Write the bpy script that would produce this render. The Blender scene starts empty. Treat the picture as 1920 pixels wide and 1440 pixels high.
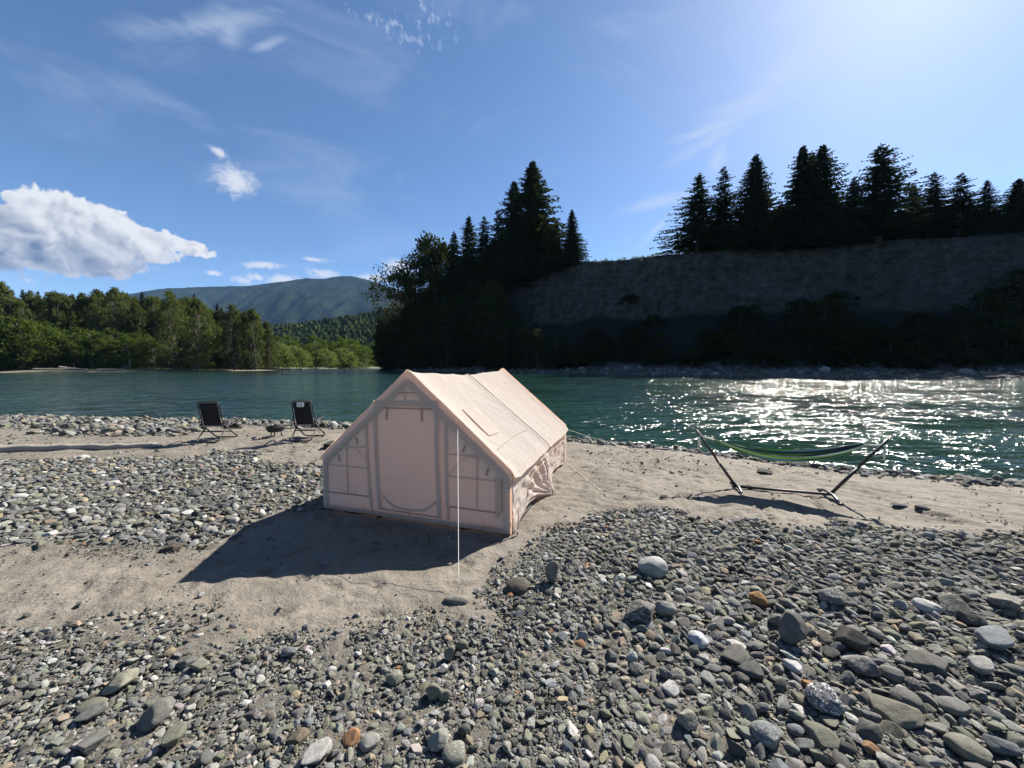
import bpy, math, random
import numpy as np
from mathutils import Vector

# ------------------------------------------------------------------ camera, sky, sun, exposure
sc = bpy.context.scene
F_PX, EYE = 721.0, 2.05
TILT = math.atan(35 / F_PX)
SUN_AZ, SUN_EL = math.radians(46.0), math.radians(39.5)
SUN_DIR = np.array([math.sin(SUN_AZ) * math.cos(SUN_EL), math.cos(SUN_AZ) * math.cos(SUN_EL), math.sin(SUN_EL)])

cam_data = bpy.data.cameras.new('camera')
cam = bpy.data.objects.new('camera', cam_data)
sc.collection.objects.link(cam)
cam.location = (0, 0, EYE)
cam.rotation_euler = (math.pi / 2 - TILT, 0, 0)
cam_data.sensor_width = 36.0
cam_data.lens = F_PX / 1920 * 36.0
cam_data.clip_start = 0.05
cam_data.clip_end = 60000
sc.camera = cam

SKY_STRENGTH = 0.05
sun_data = bpy.data.lights.new('sun', 'SUN')
sun_data.energy = 5.0
sun_data.angle = math.radians(0.53)
sun_data.color = (1.0, 0.94, 0.85)
sun = bpy.data.objects.new('sun', sun_data)
sc.collection.objects.link(sun)
sun.rotation_euler = Vector(SUN_DIR).to_track_quat('Z', 'Y').to_euler()
sun.location = (60, 60, 80)

sc.view_settings.view_transform = 'Standard'
sc.view_settings.look = 'None'
sc.view_settings.exposure = 1.55
sc.view_settings.gamma = 1.0
sc.view_settings.use_curve_mapping = False
sc.cycles.use_denoising = True
sc.cycles.max_bounces = 8
sc.cycles.diffuse_bounces = 4
sc.cycles.sample_clamp_indirect = 6.0


def cam_ray(px, py):
    u = (px - 960) / F_PX
    v = (720 - py) / F_PX
    return np.array([u, math.cos(TILT) + v * math.sin(TILT), -math.sin(TILT) + v * math.cos(TILT)])


def gp(px, py, z=0.0):
    """ground point seen at a photo position"""
    r = cam_ray(px, py)
    t = (z - EYE) / r[2]
    return np.array([r[0] * t, r[1] * t, z])


def dp(px, py, d):
    """point at depth d seen at a photo position"""
    r = cam_ray(px, py)
    return np.array([0, 0, EYE]) + r * (d / r[1])


def azel(px, py):
    r = cam_ray(px, py)
    return math.atan2(r[0], r[1]), math.atan2(r[2], math.hypot(r[0], r[1]))


# ------------------------------------------------------------------ node helper
class S:
    """a socket with arithmetic"""
    def __init__(s, nt, sock):
        s.nt, s.s = nt, sock

    def _m(s, op, b=None, c=None):
        n = s.nt.nodes.new('ShaderNodeMath')
        n.operation = op
        for i, v in enumerate((s, b, c)):
            if v is None:
                continue
            if isinstance(v, S):
                s.nt.links.new(v.s, n.inputs[i])
            else:
                n.inputs[i].default_value = v
        return S(s.nt, n.outputs[0])

    def __add__(s, b): return s._m('ADD', b)
    def __sub__(s, b): return s._m('SUBTRACT', b)
    def __mul__(s, b): return s._m('MULTIPLY', b)
    def __truediv__(s, b): return s._m('DIVIDE', b)
    def max(s, b): return s._m('MAXIMUM', b)
    def min(s, b): return s._m('MINIMUM', b)
    def pow(s, b): return s._m('POWER', b)
    def abs(s): return s._m('ABSOLUTE')
    def smax(s, b, k): return s._m('SMOOTH_MAX', b, k)

    def step(s, a, b, lo=0.0, hi=1.0, smooth=True):
        n = s.nt.nodes.new('ShaderNodeMapRange')
        n.interpolation_type = 'SMOOTHSTEP' if smooth else 'LINEAR'
        s.nt.links.new(s.s, n.inputs[0])
        for i, v in zip((1, 2, 3, 4), (a, b, lo, hi)):
            n.inputs[i].default_value = v
        return S(s.nt, n.outputs[0])


def new_node(nt, kind, **kw):
    n = nt.nodes.new(kind)
    for k, v in kw.items():
        setattr(n, k, v)
    return n


def setin(nt, node, key, v):
    if isinstance(v, S):
        nt.links.new(v.s, node.inputs[key])
    elif v is not None:
        node.inputs[key].default_value = v


def mixc(nt, f, a, b, blend='MIX'):
    n = nt.nodes.new('ShaderNodeMix')
    n.data_type = 'RGBA'
    n.blend_type = blend
    n.clamp_factor = True
    setin(nt, n, 0, f)
    for i, v in ((6, a), (7, b)):
        if isinstance(v, S):
            nt.links.new(v.s, n.inputs[i])
        else:
            n.inputs[i].default_value = (*v[:3], 1.0)
    return S(nt, n.outputs[2])


def noise(nt, vec, scale, detail=4, rough=0.55, dist=0.0, out='Fac', dim='3D'):
    n = new_node(nt, 'ShaderNodeTexNoise', noise_dimensions=dim)
    setin(nt, n, 'Vector', vec)
    setin(nt, n, 'Scale', scale)
    setin(nt, n, 'Detail', detail)
    setin(nt, n, 'Roughness', rough)
    setin(nt, n, 'Distortion', dist)
    return S(nt, n.outputs[0 if out == 'Fac' else 1])


def voronoi(nt, vec, scale, feature='F1', detail=0, rand=1.0, out='Distance', smooth=None, dim='3D'):
    n = new_node(nt, 'ShaderNodeTexVoronoi', feature=feature, voronoi_dimensions=dim)
    setin(nt, n, 'Vector', vec)
    setin(nt, n, 'Scale', scale)
    setin(nt, n, 'Detail', detail)
    setin(nt, n, 'Randomness', rand)
    if smooth is not None:
        setin(nt, n, 'Smoothness', smooth)
    return S(nt, n.outputs[out])


def mapping(nt, vec, loc=(0, 0, 0), rot=(0, 0, 0), scale=(1, 1, 1), kind='POINT'):
    n = new_node(nt, 'ShaderNodeMapping', vector_type=kind)
    setin(nt, n, 'Vector', vec)
    n.inputs['Location'].default_value = loc
    n.inputs['Rotation'].default_value = rot
    n.inputs['Scale'].default_value = scale
    return S(nt, n.outputs[0])


# ------------------------------------------------------------------ world: sky with clouds by direction
def build_world():
    w = bpy.data.worlds.new('World')
    sc.world = w
    w.use_nodes = True
    nt = w.node_tree
    nt.nodes.clear()
    out = nt.nodes.new('ShaderNodeOutputWorld')
    bg = nt.nodes.new('ShaderNodeBackground')
    sky = new_node(nt, 'ShaderNodeTexSky', sky_type='NISHITA')
    sky.sun_disc = False
    sky.sun_elevation = SUN_EL
    sky.sun_rotation = SUN_AZ
    sky.altitude = 50
    sky.air_density = 0.74
    sky.dust_density = 0.30
    sky.ozone_density = 3.0
    hsv = nt.nodes.new('ShaderNodeHueSaturation')
    hsv.inputs['Saturation'].default_value = 1.06
    nt.links.new(sky.outputs[0], hsv.inputs['Color'])
    skyc = mixc(nt, 1.0, S(nt, hsv.outputs[0]), (0.99, 1.06, 1.09), 'MULTIPLY')
    tc = nt.nodes.new('ShaderNodeTexCoord')
    sep = nt.nodes.new('ShaderNodeSeparateXYZ')
    nt.links.new(tc.outputs['Generated'], sep.inputs[0])
    X, Y, Z = (S(nt, sep.outputs[i]) for i in range(3))
    az = X._m('ARCTAN2', Y)
    el = Z.min(1.0).max(-1.0)._m('ARCSINE')
    comb = nt.nodes.new('ShaderNodeCombineXYZ')
    nt.links.new(az.s, comb.inputs[0])
    nt.links.new(el.s, comb.inputs[1])
    P = S(nt, comb.outputs[0])

    def blob(px, py, rx, ry, rot=0.0):
        a, e = azel(px, py)
        a1, _ = azel(px + rx, py)
        _, e1 = azel(px, py - ry)
        m = mapping(nt, P, (a, e, 0), (0, 0, math.radians(rot)), (abs(a1 - a), abs(e1 - e), 1), 'TEXTURE')
        ln = new_node(nt, 'ShaderNodeVectorMath', operation='LENGTH')
        nt.links.new(m.s, ln.inputs[0])
        return S(nt, ln.outputs['Value'])._m('SUBTRACT', 1.0) * -1.0

    def union(lst, k=0.25):
        r = lst[0]
        for b in lst[1:]:
            r = r.smax(b, k)
        return r

    # towering cumulus bank low in the west and its fellows round the horizon
    b1 = union([blob(60, 440, 150, 62), blob(95, 392, 62, 44), blob(165, 418, 105, 50), blob(250, 442, 100, 34, -8),
                blob(-60, 455, 190, 70), blob(345, 462, 72, 16, -9), blob(-250, 450, 140, 70), blob(-420, 470, 120, 50),
                blob(110, 486, 210, 30), blob(240, 468, 110, 28), blob(20, 372, 18, 14)], 0.2)
    b2 = union([blob(440, 338, 52, 38, -14), blob(545, 528, 78, 18), blob(752, 505, 38, 26), blob(490, 497, 55, 9, 6),
                blob(235, 500, 60, 14), blob(410, 285, 24, 11, -20), blob(455, 525, 24, 11),
                blob(590, 487, 38, 6), blob(610, 515, 40, 12), blob(480, 520, 30, 9), blob(700, 522, 40, 12), blob(400, 512, 22, 7)], 0.1)
    # warp the billows a little
    wp = noise(nt, P, 14.0, 3, 0.55, out='Color', dim='2D')
    wadd = new_node(nt, 'ShaderNodeVectorMath', operation='MULTIPLY_ADD')
    nt.links.new(wp.s, wadd.inputs[0])
    wadd.inputs[1].default_value = (0.05, 0.05, 0)
    nt.links.new(P.s, wadd.inputs[2])
    PW = S(nt, wadd.outputs[0])

    def billow(vec, full=True):
        v1 = voronoi(nt, vec, 15.0, 'SMOOTH_F1', 0, smooth=0.2, dim='2D')
        v2 = voronoi(nt, vec, 36.0, 'SMOOTH_F1', 0, smooth=0.25, dim='2D')
        r = (v1 * -0.50) - (v2 * 0.30)
        v3 = voronoi(nt, vec, 82.0, 'SMOOTH_F1', 0, smooth=0.3, dim='2D')
        return r - v3 * 0.17

    bil = billow(PW)
    # the same field a little toward the sun: the slope gives the lit side
    bilL = billow(mapping(nt, PW, (0.010, 0.013, 0)))
    fz = noise(nt, PW, 70, 5, 0.62, dim='2D')
    dens1 = b1 * 1.15 + bil * 1.25 + 0.42 + (fz - 0.5) * 0.75
    al1 = dens1.step(0.0, 0.26)
    slope = (bil - bilL)
    _, e_top = azel(150, 400)
    _, e_bot = azel(150, 505)
    low = el - az.step(-1.0, -0.55, 0.04, -0.045)
    hgt = low.step(e_bot - 0.01, e_top)
    lit = (hgt * 0.62 + slope * 1.25 + 0.30 + (fz - 0.5) * 0.25 + dens1.step(0.0, 0.5, 0.16, 0.0)).step(0.0, 1.0, smooth=False)
    c1 = mixc(nt, lit, (0.16, 0.22, 0.34), (0.93, 0.94, 0.95))
    fine = noise(nt, mapping(nt, PW, scale=(1, 1.6, 1)), 38, 6, 0.68, dim='2D')
    dens2 = b2 * 1.0 + (fine - 0.5) * 1.8
    al2 = dens2.step(-0.05, 0.95) * 0.9
    # cirrus: long streaks, thin everywhere, thicker in a few wisps
    st1 = noise(nt, mapping(nt, P, rot=(0, 0, math.radians(22)), scale=(2.2, 9, 1)), 2.0, 6, 0.62, 0.6, dim='2D')
    wis = union([blob(400, 45, 170, 30, 24), blob(500, 85, 60, 14, 30), blob(1330, 265, 120, 20, 18), blob(1345, 300, 22, 70, -14),
                 blob(1230, 380, 110, 16, 8), blob(1235, 425, 46, 8, 42), blob(1350, 235, 170, 14, 6), blob(1480, 130, 260, 60, 20), blob(430, 60, 40, 60, 0)], 0.1)
    al3 = (wis * 0.9 + (st1 - 0.5) * 1.9).step(-0.15, 1.1) * 0.5
    gen = noise(nt, mapping(nt, P, rot=(0, 0, math.radians(-12)), scale=(1.3, 4.5, 1)), 1.6, 5, 0.6, 0.8, dim='2D')
    al4 = gen.step(0.48, 0.85) * 0.24
    # mackerel flecks
    fl = union([blob(725, 40, 60, 26, -10), blob(805, 20, 40, 40), blob(760, 60, 90, 30)], 0.1)
    al5 = (fl * 0.5 + (noise(nt, P, 55, 3, 0.6, dim='2D') - 0.52) * 3.2).step(0.1, 1.1) * 0.45
    k = 0.31 / SKY_STRENGTH
    col = mixc(nt, al3.max(al4).max(al5), skyc, tuple(c * k for c in (0.72, 0.82, 0.98)))
    col = mixc(nt, al2, col, tuple(c * k for c in (0.84, 0.88, 0.95)))
    cs = mixc(nt, 1.0, c1, (k, k, k), 'MULTIPLY')
    col = mixc(nt, al1, col, cs)
    nt.links.new(col.s, bg.inputs[0])
    w.cycles.sampling_method = 'MANUAL'
    w.cycles.sample_map_resolution = 512
    bg.inputs[1].default_value = SKY_STRENGTH
    nt.links.new(bg.outputs[0], out.inputs[0])


build_world()

# ------------------------------------------------------------------ general helpers
COL = sc.collection
rnd = random.Random(7)
rng = np.random.default_rng(7)


def hash2(ix, iy, seed):
    n = (ix.astype(np.int64) * 374761393 + iy.astype(np.int64) * 668265263 + seed * 974634777) & 0x7fffffff
    n = ((n ^ (n >> 13)) * 1274126177) & 0x7fffffff
    n = n ^ (n >> 16)
    return (n & 0xffff) / 65535.0


def vnoise(x, y, seed=0):
    x = np.asarray(x, float)
    y = np.asarray(y, float)
    x0, y0 = np.floor(x), np.floor(y)
    fx, fy = x - x0, y - y0
    fx = fx * fx * (3 - 2 * fx)
    fy = fy * fy * (3 - 2 * fy)
    x0, y0 = x0.astype(np.int64), y0.astype(np.int64)
    a = hash2(x0, y0, seed)
    b = hash2(x0 + 1, y0, seed)
    c = hash2(x0, y0 + 1, seed)
    d = hash2(x0 + 1, y0 + 1, seed)
    return (a * (1 - fx) + b * fx) * (1 - fy) + (c * (1 - fx) + d * fx) * fy


def fbm(x, y, seed=0, octs=4, gain=0.5):
    s, a, f, t = 0.0, 1.0, 1.0, 0.0
    for o in range(octs):
        s = s + a * vnoise(np.asarray(x) * f + 17.3 * o, np.asarray(y) * f - 9.1 * o, seed + o)
        t += a
        a *= gain
        f *= 2.03
    return s / t


def mesh_np(name, V, Fq, smooth=True):
    """mesh from arrays; Fq is (n,3) or (n,4)"""
    V = np.asarray(V, np.float32)
    Fq = np.asarray(Fq, np.int32)
    me = bpy.data.meshes.new(name)
    k = Fq.shape[1]
    me.vertices.add(len(V))
    me.vertices.foreach_set('co', V.ravel())
    me.loops.add(Fq.size)
    me.loops.foreach_set('vertex_index', Fq.ravel())
    me.polygons.add(len(Fq))
    me.polygons.foreach_set('loop_start', np.arange(0, Fq.size, k, dtype=np.int32))
    me.polygons.foreach_set('loop_total', np.full(len(Fq), k, dtype=np.int32))
    me.polygons.foreach_set('use_smooth', np.full(len(Fq), smooth))
    me.update(calc_edges=True)
    return me


def grid_faces(nu, nv):
    i = np.arange(nu - 1)[:, None]
    j = np.arange(nv - 1)[None, :]
    a = (i * nv + j).ravel()
    return np.stack([a, a + nv, a + nv + 1, a + 1], 1)


class MB:
    """collects shapes into one mesh"""
    def __init__(s):
        s.v, s.f = [], []

    def add(s, V, Fs):
        o = len(s.v)
        s.v += [tuple(map(float, p)) for p in V]
        s.f += [tuple(int(i) + o for i in f) for f in Fs]

    def tube(s, pts, r, n=8, caps=True, flat=1.0):
        pts = [np.array(p, float) for p in pts]
        rs = r if isinstance(r, (list, tuple, np.ndarray)) else [r] * len(pts)
        V, Fs = [], []
        prev = None
        for i, p in enumerate(pts):
            t = (pts[min(i + 1, len(pts) - 1)] - pts[max(i - 1, 0)])
            t = t / (np.linalg.norm(t) + 1e-9)
            if prev is None:
                ref = np.array([0, 0, 1.0]) if abs(t[2]) < 0.9 else np.array([1.0, 0, 0])
                u = np.cross(t, ref)
            else:
                u = prev - t * (prev @ t)
            u = u / (np.linalg.norm(u) + 1e-9)
            w = np.cross(t, u)
            prev = u
            for k in range(n):
                a = 2 * math.pi * k / n
                V.append(p + rs[i] * (math.cos(a) * u + flat * math.sin(a) * w))
        m = len(pts)
        for i in range(m - 1):
            for k in range(n):
                k2 = (k + 1) % n
                Fs.append((i * n + k, i * n + k2, (i + 1) * n + k2, (i + 1) * n + k))
        if caps:
            Fs.append(tuple(range(n))[::-1])
            Fs.append(tuple((m - 1) * n + k for k in range(n)))
        s.add(V, Fs)

    def box(s, lo, hi):
        x0, y0, z0 = lo
        x1, y1, z1 = hi
        s.add([(x0, y0, z0), (x1, y0, z0), (x1, y1, z0), (x0, y1, z0), (x0, y0, z1), (x1, y0, z1), (x1, y1, z1), (x0, y1, z1)],
              [(0, 3, 2, 1), (4, 5, 6, 7), (0, 1, 5, 4), (1, 2, 6, 5), (2, 3, 7, 6), (3, 0, 4, 7)])

    def mesh(s, name, smooth=True):
        me = bpy.data.meshes.new(name)
        me.from_pydata(s.v, [], s.f)
        me.polygons.foreach_set('use_smooth', [smooth] * len(me.polygons))
        me.update()
        return me


def link(name, me, mat=None, parent=None):
    o = bpy.data.objects.new(name, me)
    COL.objects.link(o)
    if mat is not None and me is not None and not me.materials:
        me.materials.append(mat)
    if parent is not None:
        o.parent = parent
    return o


def tag(o, label=None, cat=None, group=None, kind=None):
    for k, v in (('label', label), ('category', cat), ('group', group), ('kind', kind)):
        if v:
            o[k] = v
    return o


def empty(name, loc=(0, 0, 0), rz=0.0):
    o = bpy.data.objects.new(name, None)
    COL.objects.link(o)
    o.location = loc
    o.rotation_euler = (0, 0, rz)
    o.empty_display_size = 0.2
    return o


def arc_path(pts, rad, n=6):
    """polyline with rounded corners"""
    pts = [np.array(p, float) for p in pts]
    out = [pts[0]]
    for i in range(1, len(pts) - 1):
        a, b, c = pts[i - 1], pts[i], pts[i + 1]
        d1 = (a - b) / np.linalg.norm(a - b)
        d2 = (c - b) / np.linalg.norm(c - b)
        k = min(rad, 0.45 * np.linalg.norm(a - b), 0.45 * np.linalg.norm(c - b))
        p, q = b + d1 * k, b + d2 * k
        for t in np.linspace(0, 1, n):
            out.append((1 - t) ** 2 * p + 2 * t * (1 - t) * b + t * t * q)
    out.append(pts[-1])
    return out


# ------------------------------------------------------------------ materials
def mat_new(name):
    m = bpy.data.materials.new(name)
    m.use_nodes = True
    nt = m.node_tree
    b = nt.nodes['Principled BSDF']
    return m, nt, b


def coords(nt, which='Object'):
    tc = nt.nodes.new('ShaderNodeTexCoord')
    return S(nt, tc.outputs[which])


def geo_pos(nt):
    g = nt.nodes.new('ShaderNodeNewGeometry')
    return S(nt, g.outputs['Position'])


def bump(nt, b, h, strength=0.3, dist=0.02, prev=None):
    n = nt.nodes.new('ShaderNodeBump')
    n.inputs['Strength'].default_value = strength
    n.inputs['Distance'].default_value = dist
    nt.links.new(h.s, n.inputs['Height'])
    if prev is not None:
        nt.links.new(prev.outputs[0], n.inputs['Normal'])
    nt.links.new(n.outputs[0], b.inputs['Normal'])
    return n


def simple_mat(name, col, rough=0.7, metal=0.0, vary=0.25, scale=8.0, bumps=0.15, bdist=0.004, bscale=None, spec=0.5):
    m, nt, b = mat_new(name)
    P = coords(nt)
    n = noise(nt, P, scale, 5, 0.6)
    c = mixc(nt, n, tuple(x * (1 - vary) for x in col), tuple(min(1, x * (1 + vary)) for x in col))
    nt.links.new(c.s, b.inputs['Base Color'])
    b.inputs['Roughness'].default_value = rough
    b.inputs['Metallic'].default_value = metal
    b.inputs['Specular IOR Level'].default_value = spec
    if bumps:
        bump(nt, b, noise(nt, P, bscale or scale * 6, 4, 0.6), bumps, bdist)
    return m


def fabric_mat(name, col, trans, tcol, wrinkle=0.6):
    m, nt, b = mat_new(name)
    nt.nodes.remove(b)
    out = nt.nodes['Material Output']
    P = coords(nt)
    n = noise(nt, P, 2.2, 5, 0.6)
    n2 = noise(nt, P, 26.0, 4, 0.6)
    f = n * 0.6 + n2 * 0.4
    c = mixc(nt, f, tuple(x * 0.93 for x in col), tuple(min(0.9, x * 1.05) for x in col))
    sepz = nt.nodes.new('ShaderNodeSeparateXYZ')
    nt.links.new(P.s, sepz.inputs[0])
    dirt = (S(nt, sepz.outputs[2]) + (n2 - 0.5) * 0.16 + (n - 0.5) * 0.2).step(0.02, 0.16, 0.55, 0.0)
    c = mixc(nt, dirt, c, (0.22, 0.19, 0.15))
    stain = noise(nt, P, 1.3, 6, 0.7).step(0.56, 0.72, 0.0, 0.16)
    c = mixc(nt, stain, c, (0.36, 0.30, 0.24))
    d = nt.nodes.new('ShaderNodeBsdfDiffuse')
    d.inputs['Roughness'].default_value = 0.6
    nt.links.new(c.s, d.inputs[0])
    t = nt.nodes.new('ShaderNodeBsdfTranslucent')
    tc = mixc(nt, f, tuple(x * 0.93 for x in tcol), tcol)
    nt.links.new(tc.s, t.inputs[0])
    mx = nt.nodes.new('ShaderNodeMixShader')
    mx.inputs[0].default_value = trans
    nt.links.new(d.outputs[0], mx.inputs[1])
    nt.links.new(t.outputs[0], mx.inputs[2])
    nt.links.new(mx.outputs[0], out.inputs[0])
    w = noise(nt, P, 5.5, 5, 0.55, 0.8) * 0.6 + noise(nt, mapping(nt, P, rot=(0.5, 0.3, 0.7), scale=(3.0, 0.8, 1.6)), 3.2, 4, 0.6, 1.0) * 0.7 + noise(nt, P, 160, 2, 0.5) * 0.03
    bn = nt.nodes.new('ShaderNodeBump')
    bn.inputs['Strength'].default_value = wrinkle
    bn.inputs['Distance'].default_value = 0.03
    nt.links.new(w.s, bn.inputs['Height'])
    nt.links.new(bn.outputs[0], d.inputs['Normal'])
    nt.links.new(bn.outputs[0], t.inputs['Normal'])
    return m


def foliage_mat(name, col, tcol, trans=0.35, var=0.5):
    m, nt, b = mat_new(name)
    nt.nodes.remove(b)
    out = nt.nodes['Material Output']
    P = coords(nt)
    oi = nt.nodes.new('ShaderNodeObjectInfo')
    r = S(nt, oi.outputs['Random'])
    n = noise(nt, P, 0.9, 3, 0.6) * 0.7 + noise(nt, P, 6.0, 2, 0.6) * 0.3
    f = (n - 0.5) * 1.6 + 0.5 + (r - 0.5) * 0.5
    c = mixc(nt, f, tuple(x * (1 - var) for x in col), tuple(x * (1 + var) for x in col))
    c = mixc(nt, r * 0.5, c, (col[0] * 1.35, col[1] * 1.05, col[2] * 0.75))
    t2 = mixc(nt, f, tuple(x * (1 - var) for x in tcol), tuple(x * (1 + var) for x in tcol))
    d = nt.nodes.new('ShaderNodeBsdfDiffuse')
    nt.links.new(c.s, d.inputs[0])
    t = nt.nodes.new('ShaderNodeBsdfTranslucent')
    nt.links.new(t2.s, t.inputs[0])
    mx = nt.nodes.new('ShaderNodeMixShader')
    mx.inputs[0].default_value = trans
    nt.links.new(d.outputs[0], mx.inputs[1])
    nt.links.new(t.outputs[0], mx.inputs[2])
    nt.links.new(mx.outputs[0], out.inputs[0])
    return m


M = {}
M['canvas'] = fabric_mat('canvas', (0.64, 0.585, 0.515), 0.30, (0.85, 0.56, 0.37))
M['canvas_double_shaded'] = fabric_mat('canvas_double_shaded', (0.535, 0.45, 0.375), 0.21, (0.78, 0.50, 0.34), 0.3)  # canvas darkened to paint in the shade of double layers and inner beams
M['beam'] = fabric_mat('beam_sleeve_and_shade', (0.62, 0.53, 0.46), 0.06, (0.6, 0.45, 0.36), 0.2)
M['canvas_edge'] = simple_mat('canvas_edge', (0.30, 0.215, 0.17), 0.85, vary=0.1)
M['groundsheet'] = simple_mat('groundsheet', (0.03, 0.028, 0.026), 0.7)
M['cord'] = simple_mat('cord', (0.75, 0.70, 0.62), 0.8, vary=0.08, scale=60)
M['black_tube'] = simple_mat('black_tube', (0.012, 0.011, 0.011), 0.6, vary=0.3)
M['bronze_tube'] = simple_mat('bronze_tube', (0.022, 0.017, 0.015), 0.55, vary=0.3)
M['grey_tube'] = simple_mat('grey_tube', (0.07, 0.07, 0.075), 0.35, metal=0.3)
M['black_mesh'] = simple_mat('black_mesh', (0.007, 0.0065, 0.0065), 0.9, vary=0.3, scale=20)
M['white_tag'] = simple_mat('white_tag', (0.72, 0.70, 0.68), 0.7, vary=0.2, scale=40)
M['iron'] = simple_mat('iron', (0.02, 0.019, 0.018), 0.65, vary=0.4)
M['spruce'] = foliage_mat('spruce_needles', (0.020, 0.031, 0.015), (0.035, 0.05, 0.014), 0.20)
M['cotton'] = foliage_mat('cottonwood_leaves', (0.046, 0.064, 0.024), (0.11, 0.14, 0.034), 0.34)
M['alder'] = foliage_mat('alder_leaves', (0.044, 0.068, 0.018), (0.095, 0.14, 0.022), 0.36)
M['willow'] = foliage_mat('willow_leaves', (0.078, 0.104, 0.036), (0.15, 0.19, 0.045), 0.38)
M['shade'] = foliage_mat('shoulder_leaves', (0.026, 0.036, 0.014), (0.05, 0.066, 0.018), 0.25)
M['scrub'] = foliage_mat('scrub_leaves', (0.020, 0.027, 0.012), (0.03, 0.042, 0.012), 0.2)
M['grass'] = foliage_mat('grass_blades', (0.13, 0.16, 0.045), (0.24, 0.28, 0.06), 0.40)
M['bark'] = simple_mat('bark', (0.10, 0.085, 0.07), 0.95, vary=0.4, scale=3, bumps=0.6, bdist=0.05)
M['pale_bark'] = simple_mat('pale_bark', (0.26, 0.24, 0.21), 0.95, vary=0.4, scale=3, bumps=0.4, bdist=0.03)


def driftwood_mat():
    m, nt, b = mat_new('driftwood')
    P = coords(nt)
    g = noise(nt, mapping(nt, P, scale=(0.6, 14, 14)), 4, 6, 0.65)
    c = mixc(nt, g, (0.16, 0.135, 0.105), (0.40, 0.355, 0.30))
    nt.links.new(c.s, b.inputs['Base Color'])
    b.inputs['Roughness'].default_value = 0.9
    bump(nt, b, g, 0.7, 0.02)
    return m


M['driftwood'] = driftwood_mat()


def stone_mat():
    m, nt, b = mat_new('river_stone')
    P = coords(nt)
    at = new_node(nt, 'ShaderNodeAttribute', attribute_type='INSTANCER', attribute_name='tint')
    tint = S(nt, at.outputs['Color'])
    at2 = new_node(nt, 'ShaderNodeAttribute', attribute_type='INSTANCER', attribute_name='mark')
    mark = S(nt, at2.outputs['Fac'])
    oi = nt.nodes.new('ShaderNodeObjectInfo')
    r = S(nt, oi.outputs['Random'])
    off = nt.nodes.new('ShaderNodeCombineXYZ')
    nt.links.new((r * 37.0).s, off.inputs[0])
    nt.links.new((r * 91.0).s, off.inputs[1])
    va = new_node(nt, 'ShaderNodeVectorMath', operation='ADD')
    nt.links.new(P.s, va.inputs[0])
    nt.links.new(off.outputs[0], va.inputs[1])
    Q = S(nt, va.outputs[0])
    n1 = noise(nt, Q, 1.6, 6, 0.65)
    n2 = noise(nt, Q, 14.0, 4, 0.7)
    f = (n1 * 0.6 + n2 * 0.4)
    c = mixc(nt, f.step(0.3, 0.7), mixc(nt, 1.0, tint, (0.62, 0.62, 0.62), 'MULTIPLY'),
             mixc(nt, 1.0, tint, (1.28, 1.27, 1.24), 'MULTIPLY'))
    # quartz veins on some, dark and pale flecks on others
    vein = noise(nt, mapping(nt, Q, rot=(0.6, 0.4, 0.3), scale=(0.7, 3.2, 1.2)), 1.5, 4, 0.55, 1.2)
    vmask = ((vein - 0.5).abs()).step(0.0, 0.03, 1.0, 0.0) * r.step(0.72, 0.80)
    c = mixc(nt, vmask * 0.65, c, (0.55, 0.54, 0.52))
    sp = voronoi(nt, Q, 9.0, 'F1', out='Color')
    spk = new_node(nt, 'ShaderNodeSeparateColor')
    nt.links.new(sp.s, spk.inputs[0])
    dk = S(nt, spk.outputs[0]).step(0.55, 0.6) * mark
    c = mixc(nt, dk, c, (0.03, 0.032, 0.038))
    lt = S(nt, spk.outputs[1]).step(0.86, 0.88) * mark
    c = mixc(nt, lt, c, (0.55, 0.56, 0.58))
    dust = noise(nt, Q, 3.0, 5, 0.7).step(0.35, 0.7, 0.05, 0.42)
    c = mixc(nt, dust, c, (0.125, 0.115, 0.098))
    nt.links.new(c.s, b.inputs['Base Color'])
    b.inputs['Roughness'].default_value = 0.88
    b.inputs['Specular IOR Level'].default_value = 0.22
    bump(nt, b, n2 * 0.5 + n1, 0.35, 0.06)
    return m


M['stone'] = stone_mat()


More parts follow.
